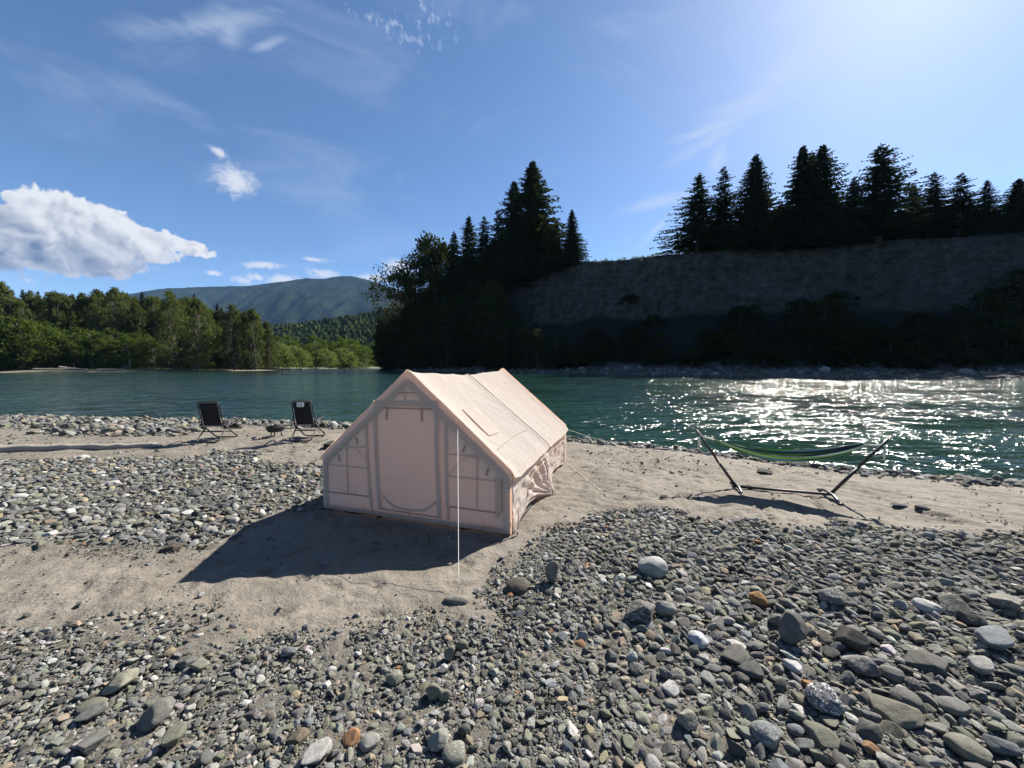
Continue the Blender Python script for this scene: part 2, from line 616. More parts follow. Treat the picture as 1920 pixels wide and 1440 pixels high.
def ground_mat():
    m, nt, b = mat_new('sand_and_silt')
    P = geo_pos(nt)
    at = new_node(nt, 'ShaderNodeAttribute', attribute_type='GEOMETRY', attribute_name='gravel')
    g = S(nt, at.outputs['Fac'])
    at2 = new_node(nt, 'ShaderNodeAttribute', attribute_type='GEOMETRY', attribute_name='wet')
    wet = S(nt, at2.outputs['Fac'])
    n1 = noise(nt, P, 1.1, 6, 0.62)
    n2 = noise(nt, P, 9.0, 6, 0.65)
    n3 = noise(nt, P, 120.0, 3, 0.7)
    f = (n1 * 0.45 + n2 * 0.30 + n3 * 0.25).step(0.32, 0.68)
    sand = mixc(nt, f, (0.102, 0.090, 0.073), (0.195, 0.175, 0.146))
    # bits of grit lying in the sand
    v = voronoi(nt, P, 62.0, 'F1', out='Color')
    sp = new_node(nt, 'ShaderNodeSeparateColor')
    nt.links.new(v.s, sp.inputs[0])
    vd = voronoi(nt, P, 62.0, 'F1')
    grit = vd.step(0.22, 0.30, 1.0, 0.0) * S(nt, sp.outputs[0]).step(0.70, 0.72) * noise(nt, P, 2.5, 3).step(0.42, 0.62)
    gc = mixc(nt, S(nt, sp.outputs[1]), (0.07, 0.07, 0.065), (0.5, 0.48, 0.44))
    sand = mixc(nt, grit, sand, gc)
    silt = mixc(nt, n2 * 0.5 + n3 * 0.5, (0.058, 0.052, 0.044), (0.135, 0.122, 0.102))
    c = mixc(nt, g, sand, silt)
    c = mixc(nt, wet * 0.55, c, (0.06, 0.055, 0.045))
    # land beyond the river carries grass and scrub
    at3 = new_node(nt, 'ShaderNodeAttribute', attribute_type='GEOMETRY', attribute_name='green')
    c = mixc(nt, S(nt, at3.outputs['Fac']), c, mixc(nt, n1, (0.03, 0.045, 0.018), (0.10, 0.13, 0.04)))
    nt.links.new(c.s, b.inputs['Base Color'])
    b.inputs['Roughness'].default_value = 0.92
    b.inputs['Specular IOR Level'].default_value = 0.2
    b1 = bump(nt, b, n2 + grit * 0.35, 0.8, 0.055)
    bump(nt, b, n3, 0.5, 0.006, b1)
    return m


M['ground'] = ground_mat()


def water_mat():
    m, nt, b = mat_new('river_water')
    P = geo_pos(nt)
    big = noise(nt, P, 0.06, 4, 0.6)
    col = mixc(nt, big.step(0.35, 0.65), (0.006, 0.020, 0.0145), (0.012, 0.038, 0.026))
    nt.links.new(col.s, b.inputs['Base Color'])
    b.inputs['Roughness'].default_value = 0.09
    b.inputs['IOR'].default_value = 1.333
    b.inputs['Specular IOR Level'].default_value = 0.5
    PA = mapping(nt, P, rot=(0, 0, math.radians(35)), scale=(1.0, 2.6, 1.0))
    patch = (noise(nt, PA, 0.07, 3, 0.6) * 0.5 + noise(nt, PA, 0.3, 3, 0.6) * 0.5).step(0.40, 0.60, 0.20, 1.35)

    def height(off):
        Pm = mapping(nt, mapping(nt, P, off), (0, 0, 0), (0, 0, math.radians(35)), (1.0, 1.8, 1.0))
        return noise(nt, Pm, 0.42, 2, 0.5, 0.5) * 0.50 + noise(nt, Pm, 1.5, 2, 0.5, 0.6) * 0.21 + noise(nt, Pm, 5.0, 2, 0.55, 0.3) * 0.055

    EPS = 0.03
    h0, hx, hy = height((0, 0, 0)), height((EPS, 0, 0)), height((0, EPS, 0))
    cv = nt.nodes.new('ShaderNodeCombineXYZ')
    nt.links.new(((h0 - hx) / EPS * patch).s, cv.inputs[0])
    nt.links.new(((h0 - hy) / EPS * patch).s, cv.inputs[1])
    cv.inputs[2].default_value = 1.0
    nv = new_node(nt, 'ShaderNodeVectorMath', operation='NORMALIZE')
    nt.links.new(cv.outputs[0], nv.inputs[0])
    nt.links.new(nv.outputs[0], b.inputs['Normal'])
    return m


M['water'] = water_mat()

# ------------------------------------------------------------------ the river's outline
near_shore = [gp(*p, z=-0.45)[:2] for p in [(0, 782), (300, 787), (640, 792), (860, 806), (1090, 828), (1250, 845), (1450, 868),
                                           (1600, 885), (1750, 897), (1920, 908)]]
NS = [np.array(p) for p in [(-900, 55), (-300, 40), (-80, 23)]] + near_shore + [np.array(p) for p in [(16, 6.2), (30, -2), (70, -40), (200, -190)]]
RIGHT_E = [(-66, 186), (-35, 157), (-8, 133), (6.6, 120), (25, 107), (52, 86), (68, 75), (83, 64), (110, 46), (150, 20), (300, -80), (420, -240)]
LEFT_E = [(-900, 150), (-300, 118), (-172, 129), (-137, 150), (-118, 180), (-128, 240), (-130, 300), (-100, 330)]
WPOLY = np.array([tuple(p) for p in NS] + RIGHT_E[::-1] + LEFT_E[::-1])


def poly_sd(x, y, poly):
    """signed distance to a polygon, positive inside"""
    x = np.asarray(x, float)
    y = np.asarray(y, float)
    d = np.full(x.shape, 1e12)
    inside = np.zeros(x.shape, bool)
    n = len(poly)
    for i in range(n):
        ax, ay = poly[i]
        bx, by = poly[(i + 1) % n]
        ex, ey = bx - ax, by - ay
        t = np.clip(((x - ax) * ex + (y - ay) * ey) / (ex * ex + ey * ey + 1e-12), 0, 1)
        d = np.minimum(d, (x - ax - t * ex) ** 2 + (y - ay - t * ey) ** 2)
        c = (ay > y) != (by > y)
        with np.errstate(divide='ignore', invalid='ignore'):
            xi = ax + (y - ay) * ex / (ey if ey != 0 else 1e-12)
        inside ^= c & (x < xi)
    d = np.sqrt(d)
    return np.where(inside, d, -d)


def sst(a, b, x):
    t = np.clip((x - a) / (b - a), 0, 1)
    return t * t * (3 - 2 * t)


WATER_Z = -0.45


def px_poly(lst, z=0.0):
    return np.array([gp(a, b, z)[:2] for a, b in lst])


ZONES = {
    'fore': px_poly([(-500, 1245), (-200, 1230), (0, 1222), (200, 1210), (400, 1196), (560, 1200), (700, 1174), (800, 1188), (900, 1205), (968, 1185),
                     (945, 1120), (978, 1050), (1060, 1002), (1150, 962), (1230, 957), (1330, 985), (1500, 992), (1700, 1002), (1920, 1018),
                     (2500, 1045), (4200, 1500), (3600, 2600), (-1700, 2600), (-1500, 1500)]),
    'left': px_poly([(-500, 862), (0, 866), (120, 862), (290, 860), (470, 872), (560, 885), (612, 900), (604, 938), (520, 955), (430, 1000),
                     (330, 1026), (200, 1030), (0, 1024), (-500, 1030)]),
    'lshore': px_poly([(-900, 788), (0, 779), (300, 784), (640, 790), (860, 802), (900, 815), (760, 812), (655, 808), (560, 808), (450, 802), (365, 808),
                       (335, 830), (230, 834), (120, 830), (90, 815), (-900, 822)], -0.25),
    'rshore': px_poly([(1000, 818), (1090, 827), (1250, 844), (1450, 867), (1600, 884), (1920, 907), (2500, 935), (2500, 985), (1920, 946), (1750, 926),
                       (1600, 906), (1450, 886), (1250, 863), (1085, 846), (1000, 838)], -0.35),
    'patch': px_poly([(400, 846), (470, 850), (455, 876), (400, 870)]),
    'patch2': px_poly([(560, 880), (610, 870), (612, 905), (560, 900)]),
}


def ground_h(x, y):
    x = np.asarray(x, float)
    y = np.asarray(y, float)
    sd = -poly_sd(x, y, WPOLY)
    near = (y < 32) & (x < 60)
    wid = 6.0 - 2.8 * sst(-4.0, 1.5, x)
    hn = WATER_Z + 0.45 * np.where(sd > 0, np.sin(np.clip(sd / wid, 0, 1) * math.pi / 2) ** 0.9, 0)
    hf = WATER_Z + 1.6 * sst(0, 22, sd)
    h = np.where(near, hn, hf)
    h = np.where(sd < 0, WATER_Z + np.maximum(sd * 0.14, -1.8), h)
    am = np.where(near & (sd > 0.3), 1.0, 0.0)
    und = (fbm(x * 0.35, y * 0.35, 3, 3) - 0.5) * 0.10 + (fbm(x * 1.5, y * 1.5, 5, 3) - 0.5) * 0.05
    rise = 0.10 * np.exp(-(((x + 3.6) / 1.6) ** 2 + ((y - 3.3) / 1.1) ** 2))
    return h + am * (und * sst(0.2, 1.5, sd) + rise), sd


def gz(x, y):
    return float(ground_h(np.array([x]), np.array([y]))[0][0])


def gravel_mask(x, y):
    w = (fbm(x * 1.6, y * 1.6, 21, 3) - 0.5) * 0.9
    m = np.zeros(np.shape(x))
    for k, soft in (('fore', 0.42), ('left', 0.75), ('lshore', 0.7), ('rshore', 0.45), ('patch', 0.45), ('patch2', 0.3)):
        m = np.maximum(m, sst(-soft, soft, poly_sd(x, y, ZONES[k]) + w * soft * 1.6))
    return m


def spaced(lo, hi, fine, far, growth=1.06):
    out = [0.0]
    s = fine
    while out[-1] < far:
        if out[-1] > hi:
            s *= growth
        out.append(out[-1] + s)
    return np.array(out)


def build_ground():
    r = spaced(0, 6.5, 0.045, 8000, 1.065)
    l = spaced(0, 7.0, 0.045, 8000, 1.065)
    xs = np.concatenate([-l[::-1], r[1:]])
    f = spaced(0, 8.0, 0.04, 8000, 1.045)
    bk = spaced(0, 0.5, 0.3, 8000, 1.3)
    ys = np.concatenate([1.2 - bk[::-1], 1.2 + f[1:]])
    X, Y = np.meshgrid(xs, ys, indexing='ij')
    x, y = X.ravel(), Y.ravel()
    h, sd = ground_h(x, y)
    g = np.zeros(len(x))
    loc = (np.abs(x) < 40) & (y < 26) & (y > -8)
    g[loc] = gravel_mask(x[loc], y[loc])
    # wind ripples, scuffs and footprints in the sand
    nx, ny = x[loc], y[loc]
    scuff = (fbm(nx * 4.0, ny * 4.0, 31, 4) - 0.5) * 0.075
    rip = np.sin((nx * 0.45 + ny * 0.9) * 30 + fbm(nx * 1.7, ny * 1.7, 41, 3) * 14) * 0.0075 * sst(3.8, 5.5, ny) * sst(0.3, 0.6, fbm(nx * 0.7, ny * 0.7, 43, 2))
    h[loc] += (scuff + rip) * (1 - 0.5 * g[loc]) * sst(0.15, 0.9, sd[loc])
    fr = np.random.default_rng(5)
    for _ in range(280):
        px, py = fr.uniform(-6, 6), fr.uniform(2.8, 9.5)
        a = fr.uniform(0, math.pi)
        k = (np.abs(x - px) < 0.35) & (np.abs(y - py) < 0.35)
        u = (x[k] - px) * math.cos(a) + (y[k] - py) * math.sin(a)
        v = -(x[k] - px) * math.sin(a) + (y[k] - py) * math.cos(a)
        q = (u / 0.13) ** 2 + (v / 0.055) ** 2
        h[k] += (-0.034 * np.exp(-q ** 1.5) + 0.014 * np.exp(-(np.sqrt(q) - 1.35) ** 2 * 9)) * sst(0.3, 1.2, sd[k])
    V = np.stack([x, y, h], 1)
    me = mesh_np('ground', V, grid_faces(len(xs), len(ys)))
    far = ((y > 32) | (x > 60) | (np.abs(x) > 120))
    green = np.where(far, sst(3, 14, sd), 0.0)
    wet = np.where(far, 0.0, sst(0.45, 0.05, sd))
    for n, a in (('gravel', g), ('wet', wet), ('green', green)):
        at = me.attributes.new(n, 'FLOAT', 'POINT')
        at.data.foreach_set('value', a.astype(np.float32))
    o = link('ground', me, M['ground'])
    tag(o, kind='structure')


build_ground()

# water: a sheet over the bed, wide enough for every bank
wv = [(-900, 0), (-900, 400), (-60, 420), (500, 120), (500, -300), (60, -300), (10, 0), (-20, 10)]
wm = MB()
wm.add([(-1200, -400, WATER_Z), (600, -400, WATER_Z), (600, 420, WATER_Z), (-1200, 420, WATER_Z)], [(0, 1, 2, 3)])
tag(link('river_water', wm.mesh('river_water'), M['water']), kind='structure')

# ------------------------------------------------------------------ cliff across the river
CL = [  # water edge, top edge, height
    ((-66, 186), (-62, 206), 4), ((-35, 157), (-40, 192), 15), ((-8, 133), (-14, 177), 30), ((6.6, 120), (9, 164), 39.5),
    ((25, 107), (29, 152), 43.0), ((52, 86), (61, 138), 42.0), ((68, 75), (95, 125), 40.5), ((83, 64), (119, 116), 39.5),
    ((110, 46), (150, 100), 38.5), ((150, 20), (200, 75), 38), ((300, -80), (330, 0), 38)]
cl_s = np.array([0] + list(np.cumsum([math.dist(CL[i][0], CL[i + 1][0]) for i in range(len(CL) - 1)])))


def cliff_at(s, t):
    """s metres along the bank, t 0 at the water to 1 at the edge, beyond 1 the plateau"""
    s = np.asarray(s, float)
    t = np.asarray(t, float)
    ex = np.interp(s, cl_s, [c[0][0] for c in CL])
    ey = np.interp(s, cl_s, [c[0][1] for c in CL])
    tx = np.interp(s, cl_s, [c[1][0] for c in CL])
    ty = np.interp(s, cl_s, [c[1][1] for c in CL])
    H = np.interp(s, cl_s, [c[2] for c in CL])
    steep = sst(150, 185, s + 0 * t) if False else np.clip((s - 45) / 45, 0, 1)
    zc = np.interp(np.clip(t, 0, 1), [0, 0.16, 0.26, 0.46, 0.60, 0.72, 0.76, 0.88, 0.97, 1.0], [0, 0.035, 0.07, 0.20, 0.33, 0.40, 0.47, 0.74, 0.965, 1.0])
    zs = np.interp(np.clip(t, 0, 1), [0, 0.2, 1.0], [0, 0.06, 1.0])
    fr = zc * steep + zs * (1 - steep)
    # gullies and ledges
    gul = ((fbm(s * 0.09, fr * 1.5, 61, 4) - 0.5) * 6.0 + (np.abs(fbm(s * 0.22, fr * 0.8, 63, 4) - 0.5) - 0.12) * 14.0 * sst(0.55, 0.8, t) * sst(1.02, 0.93, t)) * np.sin(np.clip(t, 0, 1) * math.pi)
    led = (fbm(s * 0.08, fr * 20, 71, 3) - 0.5) * 2.4 * sst(0.2, 0.5, t) * sst(1.02, 0.9, t)
    fine = (fbm(s * 0.6, fr * 30, 81, 3) - 0.5) * 2.0 * sst(0.1, 0.4, t) * sst(1.02, 0.95, t)
    dx, dy = tx - ex, ty - ey
    ln = np.hypot(dx, dy)
    tt = t + (gul + led + fine) / ln
    x, y = ex + dx * tt, ey + dy * tt
    rim = (fbm(s * 0.12, 0.5 + 0 * s, 91, 3) - 0.5) * 2.0
    z = WATER_Z - 0.1 + H * fr + rim * sst(0.8, 1.0, t) + np.where(t > 1, (fbm(s * 0.05, t * 3, 95, 2) - 0.5) * 2.0 * np.clip((t - 1) * 3, 0, 1), 0)
    return x, y, z, fr


def build_cliff():
    s = np.concatenate([np.linspace(0, 320, 520), np.linspace(325, cl_s[-1], 40)])
    t = np.concatenate([np.concatenate([np.linspace(-0.03, 0.68, 60), np.linspace(0.69, 1.0, 90)]), 1 + np.array([0.02, 0.06, 0.12, 0.25, 0.5, 1.0, 2.0, 4.0])])
    Sg, T = np.meshgrid(s, t, indexing='ij')
    x, y, z, fr = cliff_at(Sg.ravel(), T.ravel())
    me = mesh_np('cliff', np.stack([x, y, z], 1), grid_faces(len(s), len(t)))
    at = me.attributes.new('rise', 'FLOAT', 'POINT')
    at.data.foreach_set('value', (fr + (fbm(Sg.ravel() * 0.03, T.ravel() * 0, 15, 3) - 0.5) * 0.10 + (T.ravel() > 1.01) * 1.0).astype(np.float32))
    m, nt, b = mat_new('river_bluff')
    P = geo_pos(nt)
    a = S(nt, new_node(nt, 'ShaderNodeAttribute', attribute_type='GEOMETRY', attribute_name='rise').outputs['Fac'])
    n1 = noise(nt, mapping(nt, P, scale=(1, 1, 1.5)), 0.3, 7, 0.74) * 0.75 + noise(nt, mapping(nt, P, scale=(0.25, 0.25, 3.0)), 0.4, 3, 0.6) * 0.25
    n2 = noise(nt, P, 0.12, 5, 0.6)
    n1 = n1 * 0.65 + noise(nt, mapping(nt, P, scale=(1, 1, 0.14)), 0.55, 5, 0.7) * 0.35  # vertical colour streaks stand in for the shading of gullies
    silt = mixc(nt, n1.step(0.34, 0.66), (0.032, 0.033, 0.029), (0.135, 0.134, 0.119))
    clay = mixc(nt, n1, (0.014, 0.014, 0.013), (0.035, 0.034, 0.031))
    shingle = mixc(nt, noise(nt, P, 1.6, 4, 0.7), (0.05, 0.05, 0.05), (0.22, 0.21, 0.2))
    veg = (0.022, 0.032, 0.012)
    c = mixc(nt, (a + (n2 - 0.5) * 0.10).step(0.40, 0.47), clay, silt)
    c = mixc(nt, (a + (n2 - 0.5) * 0.03).step(0.05, 0.09, 1, 0), c, shingle)
    c = mixc(nt, noise(nt, P, 0.2, 6, 0.75).step(0.56, 0.63) * 0.6, c, veg)
    c = mixc(nt, a.step(0.985, 1.02), c, mixc(nt, n2, (0.05, 0.075, 0.02), (0.16, 0.19, 0.055)))
    nt.links.new(c.s, b.inputs['Base Color'])
    b.inputs['Roughness'].default_value = 0.95
    b.inputs['Specular IOR Level'].default_value = 0.1
    bump(nt, b, noise(nt, mapping(nt, P, scale=(1.3, 1.3, 0.9)), 0.8, 6, 0.75), 1.0, 1.8)
    tag(link('cliff', me, m), kind='structure')


build_cliff()


# ------------------------------------------------------------------ mountain and wooded hill up the valley
def build_mountain():
    D0 = 5200.0
    prof_px = [-900, -400, 0, 150, 270, 310, 400, 480, 540, 580, 605, 625, 645, 665, 690, 715, 760, 820, 900, 1000, 1200, 1500]
    prof_py = [660, 630, 590, 566, 548, 541, 537, 535, 527, 521, 523, 520, 516.5, 517, 523, 531, 545, 556, 575, 600, 640, 670]
    xs_ridge = np.array([(p - 960) / F_PX * D0 for p in prof_px])
    zs_ridge = np.array([dp(a, b, D0)[2] for a, b in zip(prof_px, prof_py)])
    nx, ny = 420, 130
    xs = np.linspace(xs_ridge[0], xs_ridge[-1], nx)
    v = np.linspace(0, 1.35, ny)
    X, Vv = np.meshgrid(xs, v, indexing='ij')
    ridge = np.interp(X, xs_ridge, zs_ridge)
    y = D0 - 2300 * (1 - Vv)
    up = np.where(Vv < 1, np.clip(Vv, 0, 1) ** 1.15, 1 - (Vv - 1) * 1.6)
    spur = (fbm(X / 520.0 + Vv * 0.9, Vv * 1.1, 101, 5) - 0.5)
    gull = np.abs(fbm(X / 300.0 - Vv * 0.7, Vv * 0.7, 111, 4) - 0.5)
    mid = np.sin(np.clip(Vv, 0, 1) * math.pi)
    z = ridge * up + spur * 480 * mid + (0.18 - gull) * 620 * mid
    z += (fbm(X / 22.0, y / 22.0, 121, 2) - 0.5) * 16 * np.where(Vv < 1.0, 1, 0.6)
    xx = X * (1 + (y - D0) / D0 * 0.55)
    me = mesh_np('mountain', np.stack([xx.ravel(), y.ravel(), z.ravel()], 1), grid_faces(nx, ny))
    m, nt, b = mat_new('forested_mountain')
    P = geo_pos(nt)
    n1 = noise(nt, P, 0.004, 5, 0.6)
    n2 = noise(nt, P, 0.035, 4, 0.75)
    c = mixc(nt, (n1 * 0.5 + n2 * 0.5).step(0.40, 0.60), (0.004, 0.009, 0.007), (0.019, 0.030, 0.016))
    nt.links.new(c.s, b.inputs['Base Color'])
    b.inputs['Roughness'].default_value = 1.0
    b.inputs['Specular IOR Level'].default_value = 0.0
    bump(nt, b, n2, 1.0, 30.0)
    tag(link('mountain', me, m), kind='structure')


build_mountain()


def hill_z(x, y):
    u = (x / np.maximum(y, 1.0)) * F_PX + 960
    top = np.interp(u, [150, 350, 520, 600, 680, 760, 900, 1100], [40, 62, 78, 86, 96, 104, 112, 112])
    t = np.clip((y - 420) / 420, 0, 1)
    return top * 0.98 * (t * t * (3 - 2 * t)) * (0.8 + 0.4 * fbm(x / 90.0, y / 90.0, 131, 3)) - 1.0


def build_hill():
    xs = np.linspace(-950, 250, 90)
    ys = np.linspace(420, 1250, 60)
    X, Y = np.meshgrid(xs, ys, indexing='ij')
    Z = hill_z(X, np.minimum(Y, 860))
    me = mesh_np('hill', np.stack([X.ravel(), Y.ravel(), Z.ravel()], 1), grid_faces(90, 60))
    m = simple_mat('hill_undergrowth', (0.035, 0.05, 0.022), 1.0, scale=0.05, bumps=0)
    tag(link('hill', me, m), kind='structure')
    # the wood on it reads as one mass
    n = 8500
    r = np.random.default_rng(12)
    y = 430 + 470 * r.random(n) ** 0.8
    u = r.uniform(250, 860, n)
    x = (u - 960) / F_PX * y
    z = hill_z(x, y)
    hh = r.uniform(8, 17, n)
    con = r.random(n) < 0.7
    V, Fs = [], []
    K = 5
    for i in range(n):
        rad = hh[i] * (0.20 if con[i] else 0.34)
        o = len(V)
        lev = [(0.15, 1.0), (0.45, 0.8), (0.75, 0.38)] if con[i] else [(0.15, 0.7), (0.5, 1.05), (0.82, 0.7)]
        for fz, fr in lev:
            for k in range(K):
                a = 2 * math.pi * k / K + r.random() * 0.5
                q = rad * fr * (0.7 + 0.6 * r.random())
                V.append((x[i] + q * math.cos(a), y[i] + q * math.sin(a), z[i] + hh[i] * (fz + 0.1 * (r.random() - 0.5))))
        V.append((x[i], y[i], z[i] + hh[i]))
        for L in range(2):
            for k in range(K):
                k2 = (k + 1) % K
                a0, a1 = o + L * K + k, o + L * K + k2
                Fs.append((a0, a1, a1 + K))
                Fs.append((a0, a1 + K, a0 + K))
        for k in range(K):
            Fs.append((o + 2 * K + k, o + 2 * K + (k + 1) % K, o + 3 * K))
    me = mesh_np('forest', V, Fs, smooth=False)
    m, nt, b = mat_new('far_forest')
    P = geo_pos(nt)
    c = mixc(nt, noise(nt, P, 0.06, 3, 0.6).step(0.35, 0.65), (0.012, 0.022, 0.012), (0.042, 0.056, 0.020))
    nt.links.new(c.s, b.inputs['Base Color'])
    b.inputs['Roughness'].default_value = 1.0
    b.inputs['Specular IOR Level'].default_value = 0.0
    bump(nt, b, noise(nt, P, 0.6, 4, 0.7), 1.0, 1.5)
    o = link('forest', me, m)
    tag(o, 'distant wood of dark conifers and broadleaf trees on the low hill', 'forest', kind='stuff')


build_hill()


# ------------------------------------------------------------------ trees
def diamonds(base, axis, side, length, width):
    """leaf-like quads: arrays (n,3),(n,3),(n,3),(n,),(n,)"""
    a = axis * length[:, None]
    w = side * width[:, None]
    V = np.stack([base, base + a * 0.45 + w, base + a, base + a * 0.45 - w], 1).reshape(-1, 3)
    n = len(base)
    Fq = np.arange(n * 4).reshape(n, 4)
    return V, Fq


def unit(v):
    return v / (np.linalg.norm(v, axis=-1, keepdims=True) + 1e-9)


def spruce_proto(seed, h, rad, full=1.0, ragged=0.25, bare=0.05, miss=0.10):
    r = np.random.default_rng(seed)
    lob = r.uniform(0, 6.28, 6)
    lz = r.uniform(0.1, 0.9, 6)
    B, A, SD, L, Wd = [], [], [], [], []
    nlev = int(46 + h * 0.5)
    zz = bare + (1 - bare) * np.linspace(0, 0.985, nlev) ** 0.95
    lean = r.normal(0, 0.006, 2)
    gap_az = r.uniform(0, 6.28)
    for fz in zz:
        prof = ((1 - fz) ** 0.78 * 0.95 + 0.05 * (1 - fz)) * (0.75 + 0.25 * min(1, (fz - bare) * 6 + 0.35))
        nb = max(4, int((5 + 6 * (1 - fz)) * full))
        lev_j = r.normal(1, ragged * 0.5)
        for k in range(nb):
            az = 2 * math.pi * (k + r.random()) / nb
            ln = rad * prof * lev_j * r.normal(1.0, ragged * 0.6)
            ln *= 1 - 0.18 * (math.cos(az - gap_az) + 1) * 0.5
            # missing limbs and stretches where the crown falls in
            if r.random() < miss:
                continue
            for q in range(6):
                ln *= 1 - 0.42 * math.exp(-((fz - lz[q]) / 0.06) ** 2) * max(0.0, math.cos(az - lob[q])) ** 2
            ln = max(0.25, min(ln, rad * prof * 1.28))
            d = np.array([math.cos(az), math.sin(az), 0])
            zb = h * (fz + r.normal(0, 0.006))
            up0 = 0.35 * fz - 0.22 * (1 - fz)
            nt_ = int(ln / 0.42) + 2
            u = (np.arange(nt_) + r.random(nt_) * 0.6) / nt_
            u = np.clip(u * 0.92 + 0.08, 0, 1)
            drop = up0 * u * ln - 0.20 * ln * u ** 1.6 + 0.12 * ln * u ** 3
            pts = np.stack([d[0] * u * ln, d[1] * u * ln, zb + drop], 1)
            perp = np.array([-d[1], d[0], 0])
            for sgn in (-1, 1):
                ax = unit(d[None] * r.uniform(0.4, 0.9, (nt_, 1)) + sgn * perp[None] * r.uniform(0.4, 0.9, (nt_, 1)) + np.array([0, 0, 1.0]) * r.uniform(-0.55, 0.1, (nt_, 1)))
                B.append(pts)
                A.append(ax)
                SD.append(unit(np.cross(ax, unit(np.array([0, 0, 1.0]) + r.normal(0, 0.5, (nt_, 3))))))
                ll = (0.52 + 0.42 * r.random(nt_)) * (0.55 + 0.75 * (1 - u)) * (0.6 + 0.5 * (1 - fz)) * (h / 26) ** 0.4
                L.append(ll)
                Wd.append(ll * r.uniform(0.24, 0.40, nt_))
            # hanging tassels under the limb and the limb's own tip
            ax = unit(d[None] * 0.7 + r.normal(0, 0.25, (nt_, 3)) + np.array([0, 0, -0.75]))
            B.append(pts); A.append(ax)
            SD.append(unit(np.cross(ax, r.normal(0, 1, (nt_, 3)))))
            ll = 0.4 + 0.4 * r.random(nt_) * (1 - fz)
            L.append(ll); Wd.append(ll * 0.28)
    # leader
    n = 14
    pts = np.stack([np.zeros(n), np.zeros(n), h * np.linspace(0.96, 1.0, n)], 1)
    ax = unit(np.concatenate([r.normal(0, 0.6, (n, 2)), np.full((n, 1), 0.8)], 1))
    B.append(pts); A.append(ax); SD.append(unit(np.cross(ax, r.normal(0, 1, (n, 3))))); L.append(np.full(n, 0.45)); Wd.append(np.full(n, 0.07))
    base = np.concatenate(B)
    base[:, 0] += lean[0] * base[:, 2]
    base[:, 1] += lean[1] * base[:, 2]
    V, Fq = diamonds(base, np.concatenate(A), np.concatenate(SD), np.concatenate(L), np.concatenate(Wd))
    crown = mesh_np('spruce_crown', V, Fq, smooth=False)
    t = MB()
    zt = np.linspace(0, 0.97, 12)
    t.tube([(lean[0] * h * z, lean[1] * h * z, h * z - 0.6 * (z == 0)) for z in zt], [h * 0.013 * (1 - z) + 0.04 for z in zt], 8)
    trunk = t.mesh('spruce_trunk')
    crown.materials.append(M['spruce'])
    trunk.materials.append(M['bark'])
    return trunk, crown


def leafy_proto(seed, h, rad, mat, kind='round', clumps=60, per=55, leaf=0.5, sparse=0.0, bark='bark'):
    r = np.random.default_rng(seed)
    t = MB()
    zt = np.linspace(0, 0.9, 9)
    wob = np.cumsum(r.normal(0, 0.010 * h, (9, 2)), 0)
    tp = [np.array([wob[i, 0], wob[i, 1], h * z - 0.5 * (i == 0)]) for i, z in enumerate(zt)]
    t.tube(tp, [max(0.03, h * 0.014 * (1 - 0.93 * z)) for z in zt], 7)
    cs, rs = [], []
    for i in range(clumps):
        fz = r.uniform(0.10, 1.0) if kind == 'bush' else r.uniform(0.05 + 0.3 * (kind == 'vase'), 1.0)
        if kind == 'tall':
            env = np.interp(fz, [0.1, 0.3, 0.55, 0.8, 0.93, 1.0], [0.75, 1.0, 0.95, 0.66, 0.36, 0.10])
        elif kind == 'bush':
            env = np.interp(fz, [0.0, 0.3, 0.7, 1.0], [0.9, 1.0, 0.8, 0.2])
        elif kind == 'vase':
            env = np.interp(fz, [0.3, 0.6, 0.85, 1.0], [0.35, 0.8, 1.0, 0.5])
        else:
            env = np.interp(fz, [0.1, 0.35, 0.65, 0.9, 1.0], [0.6, 1.0, 0.95, 0.55, 0.15])
        az = r.uniform(0, 2 * math.pi)
        rr = rad * env * math.sqrt(r.uniform(0.15, 1.0)) * r.normal(1.0, 0.14)
        c = np.array([rr * math.cos(az), rr * math.sin(az), h * fz * 0.97])
        tz = min(8, max(0, int((fz - 0.22) / 0.9 * 8)))
        cs.append(c)
        rs.append(rad * r.uniform(0.16, 0.34) * (0.75 if kind == 'tall' else 1.0))
        if i % 2 == 0 or sparse > 0:
            s0 = tp[tz]
            mid = s0 * 0.5 + c * 0.5 + np.array([0, 0, -0.03 * h])
            w = h * 0.0045
            t.tube([s0, mid, c], [w, w * 0.6, w * 0.2], 5, caps=False)
    trunk = t.mesh('tree_trunk')
    trunk.materials.append(M[bark])
    B = []
    for c, q in zip(cs, rs):
        m = int(per * r.uniform(0.6, 1.3) * (1 - sparse))
        p = r.normal(0, 1, (m, 3))
        p = unit(p) * (r.random((m, 1)) ** 0.45)
        p[:, 2] *= 1.35 if kind == 'tall' else 0.8
        B.append(c + p * q)
    base = np.concatenate(B)
    base[:, 2] = np.maximum(base[:, 2], 0.15)
    n = len(base)
    ax = unit(r.normal(0, 1, (n, 3)) + np.array([0, 0, 0.25]))
    sd = unit(np.cross(ax, r.normal(0, 1, (n, 3))))
    L = leaf * r.uniform(0.6, 1.3, n)
    V, Fq = diamonds(base, ax, sd, L, L * r.uniform(0.28, 0.42, n))
    crown = mesh_np('tree_crown', V, Fq, smooth=False)
    crown.materials.append(M[mat])
    return trunk, crown


